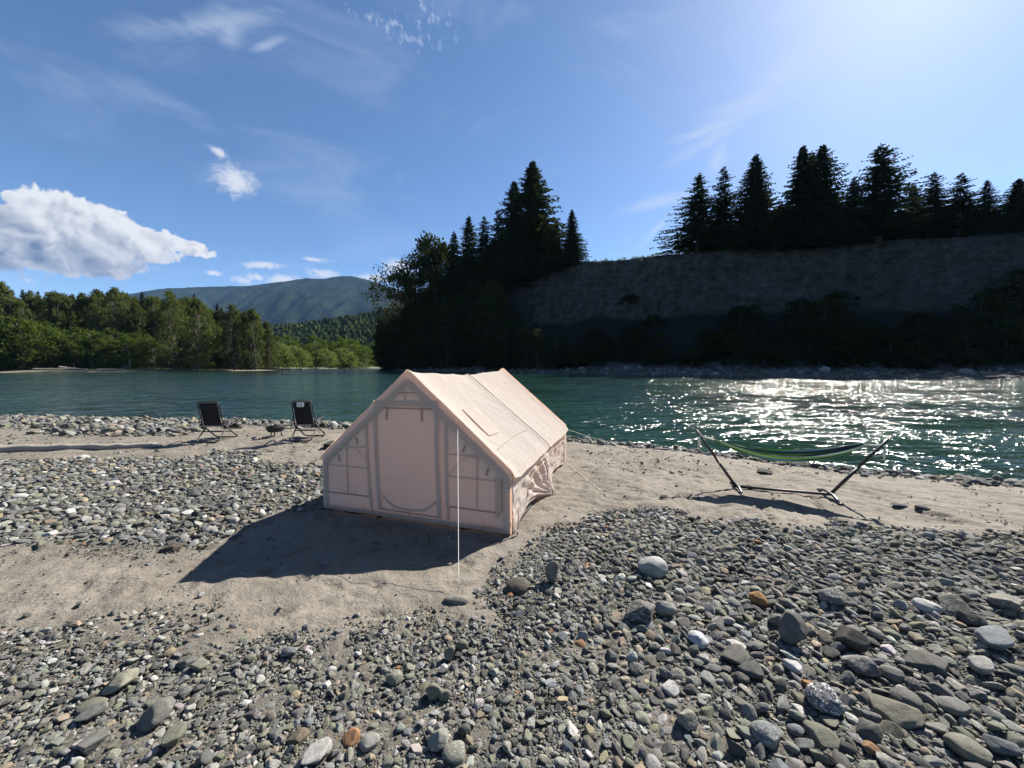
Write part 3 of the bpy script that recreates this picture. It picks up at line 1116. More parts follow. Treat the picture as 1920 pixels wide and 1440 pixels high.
PROTO = {
    'spruce': [spruce_proto(s, 26, rd, fu, rg) for s, rd, fu, rg in ((1, 7.6, 1.4, 0.24), (2, 7.0, 1.5, 0.18), (3, 8.0, 1.3, 0.30), (4, 6.4, 1.4, 0.28), (5, 7.6, 1.2, 0.34))] + [spruce_proto(6, 26, 8.4, 1.15, 0.5, 0.10, 0.22), spruce_proto(7, 26, 7.4, 1.1, 0.55, 0.03, 0.3)],
    'cottonwood': [leafy_proto(10 + s, 30, 5.2 + 0.6 * s, 'cotton', 'tall', 130, 55, 0.62, 0, 'bark') for s in range(4)],
    'alder': [leafy_proto(20 + s, 16, 6.2 + 0.5 * s, 'alder', 'round', 80, 60, 0.52, 0, 'pale_bark') for s in range(3)],
    'willow': [leafy_proto(30 + s, 7, 3.6 + 0.4 * s, 'willow', 'bush', 55, 45, 0.38) for s in range(3)],
    'broadleaf': [leafy_proto(40 + s, 20, 6.2, 'shade', 'round', 110, 55, 0.55) for s in range(3)],
    'snag': [leafy_proto(50, 22, 6.5, 'shade', 'vase', 90, 48, 0.5, 0.2)],
    'bush': [leafy_proto(60 + s, 3.2, 2.4, 'scrub', 'bush', 34, 40, 0.32) for s in range(3)],
}
TREE_WORD = {'spruce': 'spruce_tree', 'cottonwood': 'cottonwood_tree', 'alder': 'alder_tree', 'willow': 'willow_shrub', 'broadleaf': 'broadleaf_tree',
             'snag': 'broadleaf_tree', 'bush': 'bush'}
PH = {'spruce': 26, 'cottonwood': 30, 'alder': 16, 'willow': 7, 'broadleaf': 20, 'snag': 22, 'bush': 3.2}


def plant(kind, x, y, z, h, label, group=None, var=None, wide=1.0):
    i = rnd.randrange(len(PROTO[kind])) if var is None else var
    trunk, crown = PROTO[kind][i]
    e = empty(TREE_WORD[kind], (x, y, z), rnd.uniform(0, 6.28))
    k = h / PH[kind]
    e.scale = (k * wide, k * wide, k)
    link('trunk', trunk, None, e)
    link('crown', crown, None, e)
    tag(e, label, 'bush' if kind in ('bush', 'willow') else 'tree', group)
    return e


def cliff_point_px(px, t):
    """point on the bluff (or its plateau) in the column seen at px"""
    best = None
    ss = np.linspace(0, cl_s[-1], 1600)
    x, y, z, _ = cliff_at(ss, np.full_like(ss, t))
    u = 960 + F_PX * x / np.maximum(y * math.cos(TILT) - (z - EYE) * math.sin(TILT), 1)
    ok = y > 5
    i = int(np.argmin(np.where(ok, np.abs(u - px), 1e9)))
    return x[i], y[i], z[i]


def h_for(px_top_y, x, y, z):
    """height so that the top stands at photo row px_top_y"""
    top = dp(960 + F_PX * x / y, px_top_y, y)[2]
    return top - z


# clifftop spruces: photo column, top row, plateau offset, variant, width, label
TOP = [
    (1308, 322, 1.05, 5, 1.15, 'ragged light-tipped spruce at the left end of the clifftop row'),
    (1352, 310, 1.10, 6, 1.0, 'narrow dark spruce just beside the ragged one on the clifftop'),
    (1413, 287, 1.05, 1, 1.10, 'tall cone-shaped spruce standing alone after the first clifftop pair'),
    (1500, 272, 1.06, 0, 1.05, 'left one of the tallest twin spruces in the clifftop row'),
    (1515, 283, 1.30, 3, 0.8, 'slim spruce top showing between the twin clifftop spruces'),
    (1535, 269, 1.08, 2, 1.10, 'right one of the tallest twin spruces in the clifftop row'),
    (1596, 330, 1.06, 1, 0.85, 'short spruce in the dip between twin spruces and broad spruce'),
    (1646, 267, 1.05, 5, 1.15, 'broad open-branched spruce, highest on the right half of the clifftop'),
    (1708, 345, 1.25, 0, 1.0, 'low spruce half hidden behind the broad clifftop spruce'),
    (1747, 320, 1.08, 5, 0.95, 'thin-topped spruce next after the broad open-branched one'),
    (1795, 322, 1.08, 6, 1.15, 'bushy spruce with forked ragged top on the right clifftop'),
    (1848, 335, 1.07, 4, 0.95, 'small spruce second from the right edge of the clifftop row'),
    (1905, 332, 1.05, 1, 1.35, 'wide pale green spruce cut by the right picture edge'),
    (1975, 320, 1.08, 0, 1.1, 'spruce standing past the right end of the clifftop row'),
    (2060, 310, 1.08, 1, 1.1, 'spruce farther along past the right end of the clifftop'),
    # the stand on the falling shoulder left of the bare edge
    (997, 302, 1.02, 1, 1.25, 'tallest spruce of all, on the shoulder left of the bare cliff'),
    (964, 338, 1.06, 0, 1.0, 'second tallest spruce leaning close to the tallest shoulder spruce'),
    (1072, 391, 1.03, 1, 0.95, 'small pointed spruce nearest the bare cliff edge'),
    (1042, 410, 1.06, 3, 0.9, 'short dark spruce between the tallest one and the pointed one'),
    (1018, 395, 1.20, 2, 0.9, 'spruce tucked behind the tallest shoulder spruce'),
    (908, 405, 0.92, 5, 0.9, 'spruce top third to the left of the tallest spruce'),
    (880, 405, 0.9, 0, 0.9, 'paired spruce top at mid height of the wooded shoulder'),
    (852, 433, 0.9, 3, 0.85, 'lowest small spruce top on the left of the wooded shoulder'),
    (935, 390, 1.0, 6, 0.95, 'broad-shouldered spruce below the second tallest one'),
]
for px, ty, t, var, wide, lab in TOP:
    x, y, z = cliff_point_px(px, t)
    plant('spruce', x, y, z - 0.4, h_for(ty, x, y, z), lab, 'spruces above the river bluff', var, wide * (1.4 if px < 1600 else 1.6))

# darker wall of conifers behind the row on the plateau
for i in range(48):
    px = 1325 + i * 14.5 + rnd.uniform(-9, 9)
    t = rnd.uniform(1.2, 1.9)
    x, y, z = cliff_point_px(px, t)
    ty = np.interp(px, [1300, 1400, 1520, 1650, 1800, 1990], [425, 408, 385, 392, 395, 392]) + rnd.uniform(-22, 22)
    plant('spruce', x, y, z - 0.4, h_for(ty, x, y, z), 'dark spruce filling in behind the clifftop row', 'spruces behind the clifftop row', None, 1.6)

# wooded shoulder: broadleaf trees going down to the water
SH = [(742, 503, 0.55, 'snag', 'sparse-leaved tree at the water end of the wooded shoulder, against white cloud'),
      (808, 440, 0.75, 'broadleaf', 'light green broadleaf top left of the lowest shoulder spruce'),
      (830, 455, 0.7, 'broadleaf', 'broadleaf tree just below the light green shoulder top'),
      (790, 470, 0.6, 'snag', 'thin bright-edged tree leaning out over the valley')]
for px, ty, t, kind, lab in SH:
    x, y, z = cliff_point_px(px, t)
    plant(kind, x, y, z - 0.4, h_for(ty, x, y, z), lab, None, 0)
for i in range(115):
    px = rnd.uniform(712, 1085)
    t = rnd.choice([0.25, 0.4, 0.55, 0.7, 0.85, 1.0])
    if px > 930 and t < 0.9:
        t = rnd.uniform(0.15, 0.5)
        top_y = np.interp(px, [930, 1000, 1085], [560, 610, 645]) + rnd.uniform(-8, 30)
    else:
        top_y = np.interp(px, [712, 760, 800, 860, 930, 1000, 1085], [560, 515, 475, 455, 425, 430, 455]) + (1 - t) * 120 + rnd.uniform(-5, 40)
    x, y, z = cliff_point_px(px, t)
    h = h_for(top_y, x, y, z)
    if h < 3:
        continue
    kind = 'broadleaf' if rnd.random() < 0.6 else 'spruce'
    plant(kind, x, y, z - 0.4, min(h, 26), 'dark %s in the shaded mass of the wooded shoulder' % ('broadleaf tree' if kind == 'broadleaf' else 'spruce'),
          'trees in the shade of the wooded shoulder', None, 1.1)
# scrub on the lower bluff
for i in range(110):
    px = rnd.uniform(900, 2000)
    t = rnd.choice([0.22, 0.3, 0.36, 0.42, 0.48, 0.5])
    x, y, z = cliff_point_px(px, t)
    plant('bush', x, y, z - 0.3, rnd.uniform(2.5, 5.5), 'dark bush on the shaded lower slope of the bluff', 'bushes on the lower bluff', None, 1.3)
for px, t, h in [(1500, 0.7, 6), (1545, 0.62, 7), (1570, 0.75, 5), (1410, 0.68, 5), (1390, 0.60, 6), (1180, 0.8, 4), (1225, 0.66, 4), (1860, 0.74, 5), (1890, 0.7, 7), (1840, 0.62, 6), (1910, 0.8, 5)]:
    x, y, z = cliff_point_px(px, t)
    plant('bush', x, y, z - 0.3, h, 'dark bush clinging to the bare upper face of the bluff', 'bushes on the upper bluff', None, 1.2)
for i in range(34):
    px = 1100 + i * 8.6 + rnd.uniform(-4, 4)
    x, y, z = cliff_point_px(px, 1.01 + 0.06 * rnd.random())
    e = plant('willow', x, y, z - 0.2, rnd.uniform(0.7, 1.5) if px < 1280 else rnd.uniform(1.2, 2.6), 'low sunlit shrub along the bare clifftop rim', 'shrubs on the clifftop rim', None, 1.6)

# left bank forest: back row cottonwoods, front alders, willows at the bar
for i in range(112):
    px = -200 + i * 6.4 + rnd.uniform(-5, 5)
    d = rnd.uniform(168, 205)
    x = (px - 960) / F_PX * d
    ty = np.interp(px, [-80, 0, 40, 130, 230, 300, 330, 400, 440, 480, 510], [532, 536, 547, 549, 548, 558, 552, 566, 578, 586, 612]) + rnd.uniform(-6, 16)
    z = 1.0
    if rnd.random() < 0.16:
        plant('spruce', x, d, z - 0.5, h_for(ty - 6, x, d, z), 'narrow dark conifer among the cottonwoods of the far bank wood', 'conifers of the far bank wood', None, 0.75)
    else:
        plant('cottonwood', x, d, z - 0.5, h_for(ty, x, d, z), 'tall cottonwood in the back row of the far bank wood', 'cottonwoods of the far bank wood', None, rnd.uniform(0.7, 0.95))
MARK = [(12, 521, 168, 'tallest cottonwood top at the left picture edge'), (222, 535, 170, 'pointed cottonwood rising above the wood behind the brightest alders'),
        (325, 540, 160, 'big round-topped cottonwood before the mountain foot'), (372, 552, 158, 'cottonwood shoulder to shoulder with the round-topped one'),
        (440, 566, 162, 'slender cottonwood near the downstream end of the far wood'), (478, 572, 165, 'last tall cottonwood at the end of the far bank wood'),
        (110, 540, 170, 'cottonwood with a flat ragged top in the far wood')]
for px, ty, d, lab in MARK:
    x = (px - 960) / F_PX * d
    plant('cottonwood', x, d, 0.5, h_for(ty + 4, x, d, 0.9), lab, None, None, 0.85)
for i in range(37):
    px = -190 + i * 18.5 + rnd.uniform(-8, 8)
    d = np.interp(px, [-60, 0, 300, 500], [133, 139, 160, 192]) + rnd.uniform(0, 9)
    x = (px - 960) / F_PX * d
    ty = np.interp(px, [-60, 30, 60, 140, 250, 330, 420, 500], [580, 600, 588, 612, 622, 640, 640, 650]) + rnd.uniform(-6, 16)
    kind = 'alder' if px < 290 else 'cottonwood'
    plant(kind, x, d, 0.3, h_for(ty, x, d, 0.6), 'bright green alder leaning out along the far bank' if kind == 'alder' else 'young cottonwood at the front of the far wood',
          'alders along the far bank' if kind == 'alder' else 'young cottonwoods of the far bank', None, 1.15)
for i in range(40):
    px = 340 + i * 8.6 + rnd.uniform(-5, 5)
    d = np.interp(px, [340, 500, 600, 690], [158, 190, 235, 290]) + rnd.uniform(0, 14)
    x = (px - 960) / F_PX * d
    ty = np.interp(px, [340, 430, 520, 600, 690], [672, 668, 655, 662, 672]) + rnd.uniform(-14, 8)
    plant('willow', x, d, 0.4, max(2.0, h_for(ty, x, d, 0.6)), 'pale green willow bush on the sunny bar upstream', 'willows on the upstream bar', None, 1.1)
for i in range(22):
    px = 500 + i * 10.5 + rnd.uniform(-5, 5)
    d = rnd.uniform(300, 360)
    x = (px - 960) / F_PX * d
    ty = np.interp(px, [500, 640, 655, 670, 730], [636, 640, 622, 640, 640]) + rnd.uniform(-8, 10)
    plant('alder', x, d, 0.5, h_for(ty, x, d, 0.8), 'sunlit alder in the row across the valley mouth', 'alders across the valley mouth', None, 1.1)


# ------------------------------------------------------------------ tent
TENT_MID = (gp(964, 1000) + gp(610, 950)) / 2
TENT_ROT = math.atan2(-0.308442, 0.951243)
TW, TL, EAVE, APEX = 1.43, 3.63, 0.735, 1.95
tent = empty('canvas_tent', (TENT_MID[0], TENT_MID[1], gz(TENT_MID[0] + 0.5, TENT_MID[1] + 1.6)), TENT_ROT)
tag(tent, 'cream canvas house-shaped inflatable tent pitched on the sand', 'tent')


def prof(x):
    ax = abs(x)
    return EAVE + (APEX - EAVE) * (1 - min(ax, TW) / TW)


def sheet(name, fn, nu, nv, mat=None, parent=None):
    u = np.linspace(0, 1, nu)
    v = np.linspace(0, 1, nv)
    U, Vv = np.meshgrid(u, v, indexing='ij')
    P = fn(U.ravel(), Vv.ravel())
    return link(name, mesh_np(name, P, grid_faces(nu, nv)), mat or M['canvas'], parent or tent)


def end_wall(y0, sign):
    def fn(u, v):
        x = (u * 2 - 1) * (TW - 0.005)
        top = EAVE + (APEX - EAVE) * (1 - np.abs(x) / TW) + 0.05
        z = v * top + 0.015
        bul = 0.05 * np.sin(u * math.pi) * np.sin(v * math.pi)
        wr = (fbm(x * 3 + 5, z * 2.2, 201 + int(y0), 4) - 0.5) * 0.035
        fold = (fbm((x + z) * 6, (x - z) * 1.2, 205, 3) - 0.5) * 0.05 * sst(0.35, 0.0, v) * sst(0.6, 1.0, u)
        return np.stack([x, y0 + sign * (bul + wr + fold), z], 1)
    return fn


front = sheet('front_wall', end_wall(-0.045, -0.6), 120, 90)
rear = sheet('rear_wall', end_wall(TL + 0.045, 0.6), 60, 50)


def ridge_z(u):
    return APEX - 0.03 * u - 0.065 * (1 - np.abs(u - 0.5) * 2) ** 1.3


def roof(side):
    def fn(u, v):
        y = -0.05 + u * (TL + 0.10)
        vv = v * 1.03
        x = side * (TW + 0.004) * vv
        zt = ridge_z(u) + 0.035
        z = zt + (EAVE + 0.02 - zt) * vv
        sag = -0.045 * np.sin(np.clip(vv, 0, 1) * math.pi) * (np.sin(u * 2 * math.pi) ** 2) ** 0.6
        round_ = -0.05 * np.exp(-((v) / 0.03) ** 2)
        wr = (fbm(u * 9, v * 5, 211, 4) - 0.5) * 0.03 + (fbm(u * 34 - v * 6, v * 9 + u * 4, 213, 3) - 0.5) * 0.012
        wr += (fbm(u * 30 + v * 3, v * 3, 215, 2) - 0.5) * 0.016 * sst(0.75, 1.0, v)
        tuck = -0.035 * sst(0.955, 1.0, v)
        beam = 0.03 * (np.exp(-(u / 0.035) ** 2) + np.exp(-((u - 1) / 0.035) ** 2)) + 0.022 * np.exp(-((u - 0.5) / 0.03) ** 2)
        return np.stack([x, y, z + sag + round_ * 0.4 + wr + tuck + beam], 1)
    return fn


sheet('roof_panel', roof(1), 150, 80)
sheet('roof_panel', roof(-1), 90, 50)


def side_wall(side):
    def fn(u, v):
        y = u * TL
        out = 0.16 * np.exp(-((u - 0.44) / 0.10) ** 2) * v ** 1.5
        lift = (0.10 * np.sin(np.clip(u / 0.44, 0, 1) * math.pi) ** 1.2 + 0.12 * np.sin(np.clip((u - 0.44) / 0.56, 0, 1) * math.pi) ** 1.5) * v ** 3
        slack = -0.035 * np.sin(np.clip(u / 0.44, 0, 1) * math.pi) * np.sin(v * math.pi * 0.85) - 0.03 * np.sin(np.clip((u - 0.44) / 0.56, 0, 1) * math.pi) * np.sin(v * math.pi * 0.85)
        # folds radiating from the pegged middle and hanging from the eave
        ang = np.arctan2(1 - v + 0.02, (u - 0.44) * 3.0 + 1e-4)
        rad = np.hypot(1 - v, (u - 0.44) * 3.0)
        fold = np.sin(ang * 17 + fbm(u * 9, v * 4, 221, 3) * 7) * 0.022 * sst(0.0, 0.25, rad) * sst(1.3, 0.5, rad)
        hang = (fbm(u * 26, v * 2.5, 225, 3) - 0.5) * 0.075 * np.sin(np.clip(v, 0, 1) * math.pi) ** 0.7
        cr = (fbm(u * 20 + v * 9, v * 8 - u * 5, 229, 4) - 0.5) * 0.042 * sst(0, 0.15, v)
        x = side * (TW - 0.01 + out + slack + (fold + hang + cr) * sst(0, 0.12, v))
        z = (EAVE + 0.01) * (1 - v) + lift + 0.005
        return np.stack([x, y, z], 1)
    return fn


right_wall = sheet('side_wall', side_wall(1), 170, 60)
left_wall = sheet('side_wall', side_wall(-1), 80, 40)


def wall_pt(u, v, off=0.012, side=1):
    p = side_wall(side)(np.array([u]), np.array([v]))[0]
    return (p[0] + side * off, p[1], p[2])


# piped arches of the side windows and their straight edge
pm = MB()
arc = [wall_pt(0.44 - 0.27 * math.cos(a), 0.93 - 0.62 * math.sin(a)) for a in np.linspace(0.32, math.pi / 2, 16)]
pm.tube(arc + [wall_pt(0.44, v) for v in np.linspace(0.36, 0.98, 8)], 0.010, 6)
link('piping', pm.mesh('piping'), M['canvas_edge'], right_wall)
pm = MB()
pm.tube([wall_pt(0.90 - 0.26 * math.cos(a), 0.93 - 0.60 * math.sin(a)) for a in np.linspace(0.32, math.pi / 2 + 0.25, 16)], 0.009, 6)
link('piping', pm.mesh('piping'), M['canvas_edge'], right_wall)
# hem along the foot of the side wall
pm = MB()
pm.tube([wall_pt(u, 1.0, 0.0) for u in np.linspace(0, 1, 40)], 0.012, 6)
link('hem', pm.mesh('hem'), M['canvas_double_shaded'], right_wall)
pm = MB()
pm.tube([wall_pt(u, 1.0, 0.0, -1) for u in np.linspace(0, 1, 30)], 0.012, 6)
link('hem', pm.mesh('hem'), M['canvas_double_shaded'], left_wall)


def hoop(y):
    m = MB()
    p = arc_path([(-TW + 0.075, y, 0.0), (-TW + 0.075, y, EAVE - 0.05), (0, y, APEX - 0.085), (TW - 0.075, y, EAVE - 0.05), (TW - 0.075, y, 0.0)], 0.16, 8)
    q = []
    for a, b in zip(p[:-1], p[1:]):
        n = max(1, int(np.linalg.norm(b - a) / 0.07))
        for k in range(n):
            q.append(a + (b - a) * k / n)
    q.append(p[-1])
    jr = [0.070 + 0.006 * math.sin(i * 1.7) for i in range(len(q))]
    m.tube(q, jr, 12)
    return m.mesh('air_beam')


hp = link('air_beam', hoop(0.055), M['beam'], tent)
link('air_beam', hoop(TL - 0.055), M['beam'], tent)


def strip(name, pts, w, y=-0.032, mat='canvas_double_shaded', parent=None, th=0.006):
    """flat band on the front wall, for sewn cloth and for painted shade; pts are (x,z)"""
    m = MB()
    P3 = []
    for (x, z) in pts:
        u = (x / (TW - 0.005) + 1) / 2
        top = prof(x) + 0.05
        v = min(1.0, max(0.0, (z - 0.015) / top))
        yy = end_wall(-0.045, -0.6)(np.array([u]), np.array([v]))[0][1]
        P3.append(np.array([x, yy + y * 0.4, z]))
    n = len(P3)
    V, Fs = [], []
    for i, p in enumerate(P3):
        t = P3[min(i + 1, n - 1)] - P3[max(i - 1, 0)]
        t[1] = 0
        t /= np.linalg.norm(t) + 1e-9
        s = np.array([-t[2], 0, t[0]]) * w / 2
        s[1] = 0
        for q, dy in ((p - s, 0), (p - s * 0.3, -th), (p + s * 0.3, -th), (p + s, 0)):
            V.append(q + np.array([0, dy, 0]))
    for i in range(n - 1):
        for k in range(3):
            Fs.append((i * 4 + k, i * 4 + k + 1, i * 4 + 5 + k, i * 4 + 4 + k))
    m.add(V, Fs)
    return link(name, m.mesh(name), M[mat], parent or front)


def seg(a, b, n=14, jit=0.0, seed=0):
    r = np.random.default_rng(seed)
    return [(a[0] + (b[0] - a[0]) * t + r.normal(0, jit), a[1] + (b[1] - a[1]) * t) for t in np.linspace(0, 1, n)]


# door and its zips; flap colour carries the shade of inner poles
strip('shaded_zip_flap', seg((-0.455, 0.13), (-0.50, 1.50), 26, 0.003, 1), 0.062)
strip('shaded_zip_flap', seg((0.452, 0.11), (0.425, 1.50), 26, 0.003, 2), 0.062)
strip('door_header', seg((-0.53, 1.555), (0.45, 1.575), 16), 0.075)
strip('door_header', seg((-0.50, 1.495), (0.42, 1.505), 16), 0.02, mat='canvas_edge', th=0.003)
strip('zip', [(-0.40 + 0.80 * t, 0.155 + 0.16 * (abs(2 * t - 1) ** 3.0)) for t in np.linspace(0, 1, 26)], 0.032)
strip('zip', seg((-0.47, 0.125), (0.47, 0.105), 14), 0.016, mat='canvas_edge', th=0.003)
strip('strap', seg((-0.30, 1.52), (-0.312, 1.34), 6), 0.026, mat='canvas_edge')
strip('strap', seg((0.215, 1.52), (0.222, 1.34), 6), 0.026, mat='canvas_edge')
strip('strap', seg((-0.03, 1.74), (-0.03, 1.60), 5), 0.024, mat='canvas_double_shaded')
strip('seam', seg((-0.22, 1.70), (0.18, 1.71), 8), 0.014, mat='canvas_edge', th=0.002)
# window bays; dark bars paint the shadow lines showing through the canvas
strip('shaded_zip_flap', seg((-0.585, 0.10), (-0.655, 1.30), 24, 0.003, 3), 0.045)
strip('shaded_zip_flap', seg((0.575, 0.10), (0.56, 1.36), 24, 0.003, 4), 0.045)
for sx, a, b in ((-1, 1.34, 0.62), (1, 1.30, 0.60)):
    strip('window_bar_shade', seg((sx * a, 0.655), (sx * b, 0.665), 12, 0, 5), 0.022)
    strip('window_bar_shade', seg((sx * 1.03, 0.945), (sx * b, 0.945), 10), 0.022)
    strip('window_bar_shade', seg((sx * 0.98, 0.27), (sx * 0.98, 0.97), 12), 0.020)
    strip('seam', seg((sx * a, 0.262), (sx * b, 0.270), 12), 0.020, mat='canvas_edge', th=0.003)
    strip('seam', seg((sx * a, 0.285), (sx * a, 0.69), 8), 0.020, mat='canvas_edge', th=0.003)
    strip('seam', [(sx * (0.60 + 0.74 * t), 1.32 - 0.63 * t) for t in np.linspace(0, 1, 14)], 0.034)
    for t in (0.30, 0.72):
        cx, cz = sx * (0.60 + 0.74 * t), 1.26 - 0.63 * t
        strip('toggle', [(cx, cz), (cx - sx * 0.03, cz - 0.09)], 0.028, mat='canvas_edge')
    strip('seam', [(sx * (0.62 + 0.40 * t), 0.70 + 0.2 * math.sin(t * 2.4) + 0.05 * t) for t in np.linspace(0, 1, 12)], 0.012, th=0.002)
strip('seam', seg((-0.585, 0.02), (-0.585, 0.12), 4), 0.016, mat='canvas_edge', th=0.003)
strip('seam', seg((0.0, 0.025), (0.0, 0.10), 4), 0.018, mat='canvas_edge', th=0.003)
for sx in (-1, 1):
    strip('beam_sleeve_and_shade', [(sx * 1.365, z) for z in np.linspace(0.03, 0.66, 10)] + [(sx * (1.345 - 1.345 * t), 0.72 + 1.13 * t) for t in np.linspace(0, 1, 26)], 0.085, th=0.02)  # dark band along the sleeve paints the shade of the air beam behind
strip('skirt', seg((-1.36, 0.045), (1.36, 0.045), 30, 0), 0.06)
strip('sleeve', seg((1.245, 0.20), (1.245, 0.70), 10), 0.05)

# roof: cross seam over the middle beam and the stitched chimney patch
R1 = roof(1)
m = MB()
m.tube([R1(np.array([0.5]), np.array([v]))[0] + np.array([0.004, 0, 0.006]) for v in np.linspace(0, 1, 50)], 0.005, 6)
link('seam', m.mesh('seam'), M['canvas_edge'], tent)
rm = MB()
R2 = roof(-1)
rm.tube([R2(np.array([0.5]), np.array([v]))[0] + np.array([-0.004, 0, 0.006]) for v in np.linspace(0, 1, 30)], 0.0075, 6)
link('seam', rm.mesh('seam'), M['canvas_edge'], tent)
pc = [R1(np.array([u]), np.array([v]))[0] + np.array([0.006, 0, 0.008]) for u, v in ((0.105, 0.40), (0.105, 0.66), (0.215, 0.66), (0.215, 0.40))]
m = MB()
for (a, b), w in (((0, 1), 0.004), ((1, 2), 0.0025), ((0, 3), 0.0025)):
    m.tube([pc[a] + (pc[b] - pc[a]) * t for t in np.linspace(0, 1, 6)], w, 6)
patch = link('chimney_patch', m.mesh('chimney_patch'), M['canvas_double_shaded'], tent)
def patch_fn(u, v):
    P = R1(0.105 + 0.11 * u, 0.40 + 0.26 * v)
    P[:, 2] += 0.010
    P[:, 0] += 0.007
    return P


sheet('flap', patch_fn, 16, 16, M['canvas'], patch)
# long stitched line lower on the roof
m = MB()
m.tube([R1(np.array([u]), np.array([0.80 - 0.05 * math.sin(u * 5)]))[0] + np.array([0.004, 0, 0.005]) for u in np.linspace(0.06, 0.46, 22)], 0.004, 5)
link('seam', m.mesh('seam'), M['canvas_double_shaded'], tent)

fm = MB()
fm.box((-TW + 0.04, 0.02, -0.01), (TW - 0.04, TL - 0.02, 0.012))
link('groundsheet', fm.mesh('groundsheet'), M['groundsheet'], tent)


def t_local(w):
    d = np.array(w, float) - np.array(tent.location)
    c, s = math.cos(-TENT_ROT), math.sin(-TENT_ROT)
    return np.array([d[0] * c - d[1] * s, d[0] * s + d[1] * c, d[2]])


def guy(a, b, sag=0.0, name='guy_line', r=0.0032):
    m = MB()
    a, b = np.array(a, float), np.array(b, float)
    m.tube([a + (b - a) * t + np.array([0, 0, -sag * math.sin(t * math.pi)]) for t in np.linspace(0, 1, 14)], r, 6)
    return link(name, m.mesh(name), M['cord'], tent)


gfoot = gp(860, 1112)
gfoot[2] = gz(gfoot[0], gfoot[1]) + 0.03
guy((0.712, -0.05, 1.345), t_local(gfoot))
g2 = gp(1150, 938)
g2[2] = gz(g2[0], g2[1]) + 0.01
guy((TW - 0.02, TL, 0.03), t_local(g2), 0.01, r=0.003)
g3 = np.array([2.9, 9.6, 0.0])
g3[2] = gz(g3[0], g3[1]) + 0.01
guy((TW - 0.02, TL + 0.03, EAVE - 0.02), t_local(g3), 0.01, r=0.003)
g4 = np.array([-3.4, 6.6, 0.0])
g4[2] = gz(g4[0], g4[1])
m = MB()
for (x, y) in ((TW + 0.03, -0.03), (TW + 0.18, 0.44 * TL), (TW + 0.04, TL)):
    m = MB()
    m.tube([(x, y, -0.1), (x, y, 0.05), (x + 0.02, y, 0.075), (x + 0.035, y, 0.05)], 0.006, 6)
    link('peg', m.mesh('peg'), M['cord'], tent)
m = MB()
m.tube([(TW + 0.055, -0.02, 0.0), (TW + 0.06, 0.02, 0.2), (TW + 0.05, 0.03, 0.33)], 0.009, 6)
link('loop', m.mesh('loop'), M['canvas'], tent)


# ------------------------------------------------------------------ hammock on its stand
A0 = np.array([3.76, 6.34])
B0 = np.array([4.98, 5.95])
axd = (B0 - A0) / np.linalg.norm(B0 - A0)
nd = np.array([-axd[1], axd[0]])
HL = np.linalg.norm(B0 - A0)
za, zb = gz(*A0), gz(*B0)
hs = empty('hammock_stand', (A0[0], A0[1], min(za, zb) + 0.005), math.atan2(axd[1], axd[0]))
tag(hs, 'dark brown steel hammock stand set up on the sand', 'hammock stand')
E0, E1, HT = 0.64, 0.715, 0.965


def mk(name, pts, r, mat, parent, n=10):
    m = MB()
    m.tube(pts, r, n)
    return link(name, m.mesh(name), M[mat], parent)


mk('base_bar', [(-0.05, 0, 0.045), (HL + 0.05, 0, 0.045)], 0.022, 'bronze_tube', hs)
for x0, x1, sgn in ((0.0, -E0, -1), (HL, HL + E1, 1)):
    ft = arc_path([(x0, -0.36, 0.005), (x0, -0.16, 0.07), (x0, 0.16, 0.07), (x0, 0.36, 0.005)], 0.12, 6)
    foot = mk('foot', ft, 0.021, 'grey_tube', hs)
    for yy in (-0.36, 0.36):
        mk('end_cap', [(x0, yy - 0.02 * np.sign(yy), 0.012), (x0, yy + 0.015 * np.sign(yy), -0.002)], 0.024, 'black_tube', foot)
    lo = np.array([x0 + sgn * 0.02, 0, 0.05])
    hi = np.array([x1, 0, HT])
    mid = lo * 0.52 + hi * 0.48
    pole = mk('pole', [lo, mid], 0.024, 'bronze_tube', hs)
    mk('upper_pole', [mid + (lo - mid) * 0.06, hi], 0.019, 'bronze_tube', pole)
    k = lo * 0.58 + hi * 0.42
    mk('knob', [k + np.array([0, -0.02, 0.0]), k + np.array([0, -0.055, -0.02])], 0.012, 'black_tube', pole)
    mk('hook', arc_path([hi + np.array([-sgn * 0.02, 0, -0.06]), hi + np.array([-sgn * 0.07, 0, -0.05]), hi + np.array([-sgn * 0.06, 0, -0.10])], 0.03, 5), 0.006, 'black_tube', pole, 6)

hm = empty('hammock', (A0[0], A0[1], min(za, zb) + 0.005), math.atan2(axd[1], axd[0]))
tag(hm, 'green and blue striped cloth hammock slung between the stand poles', 'hammock')


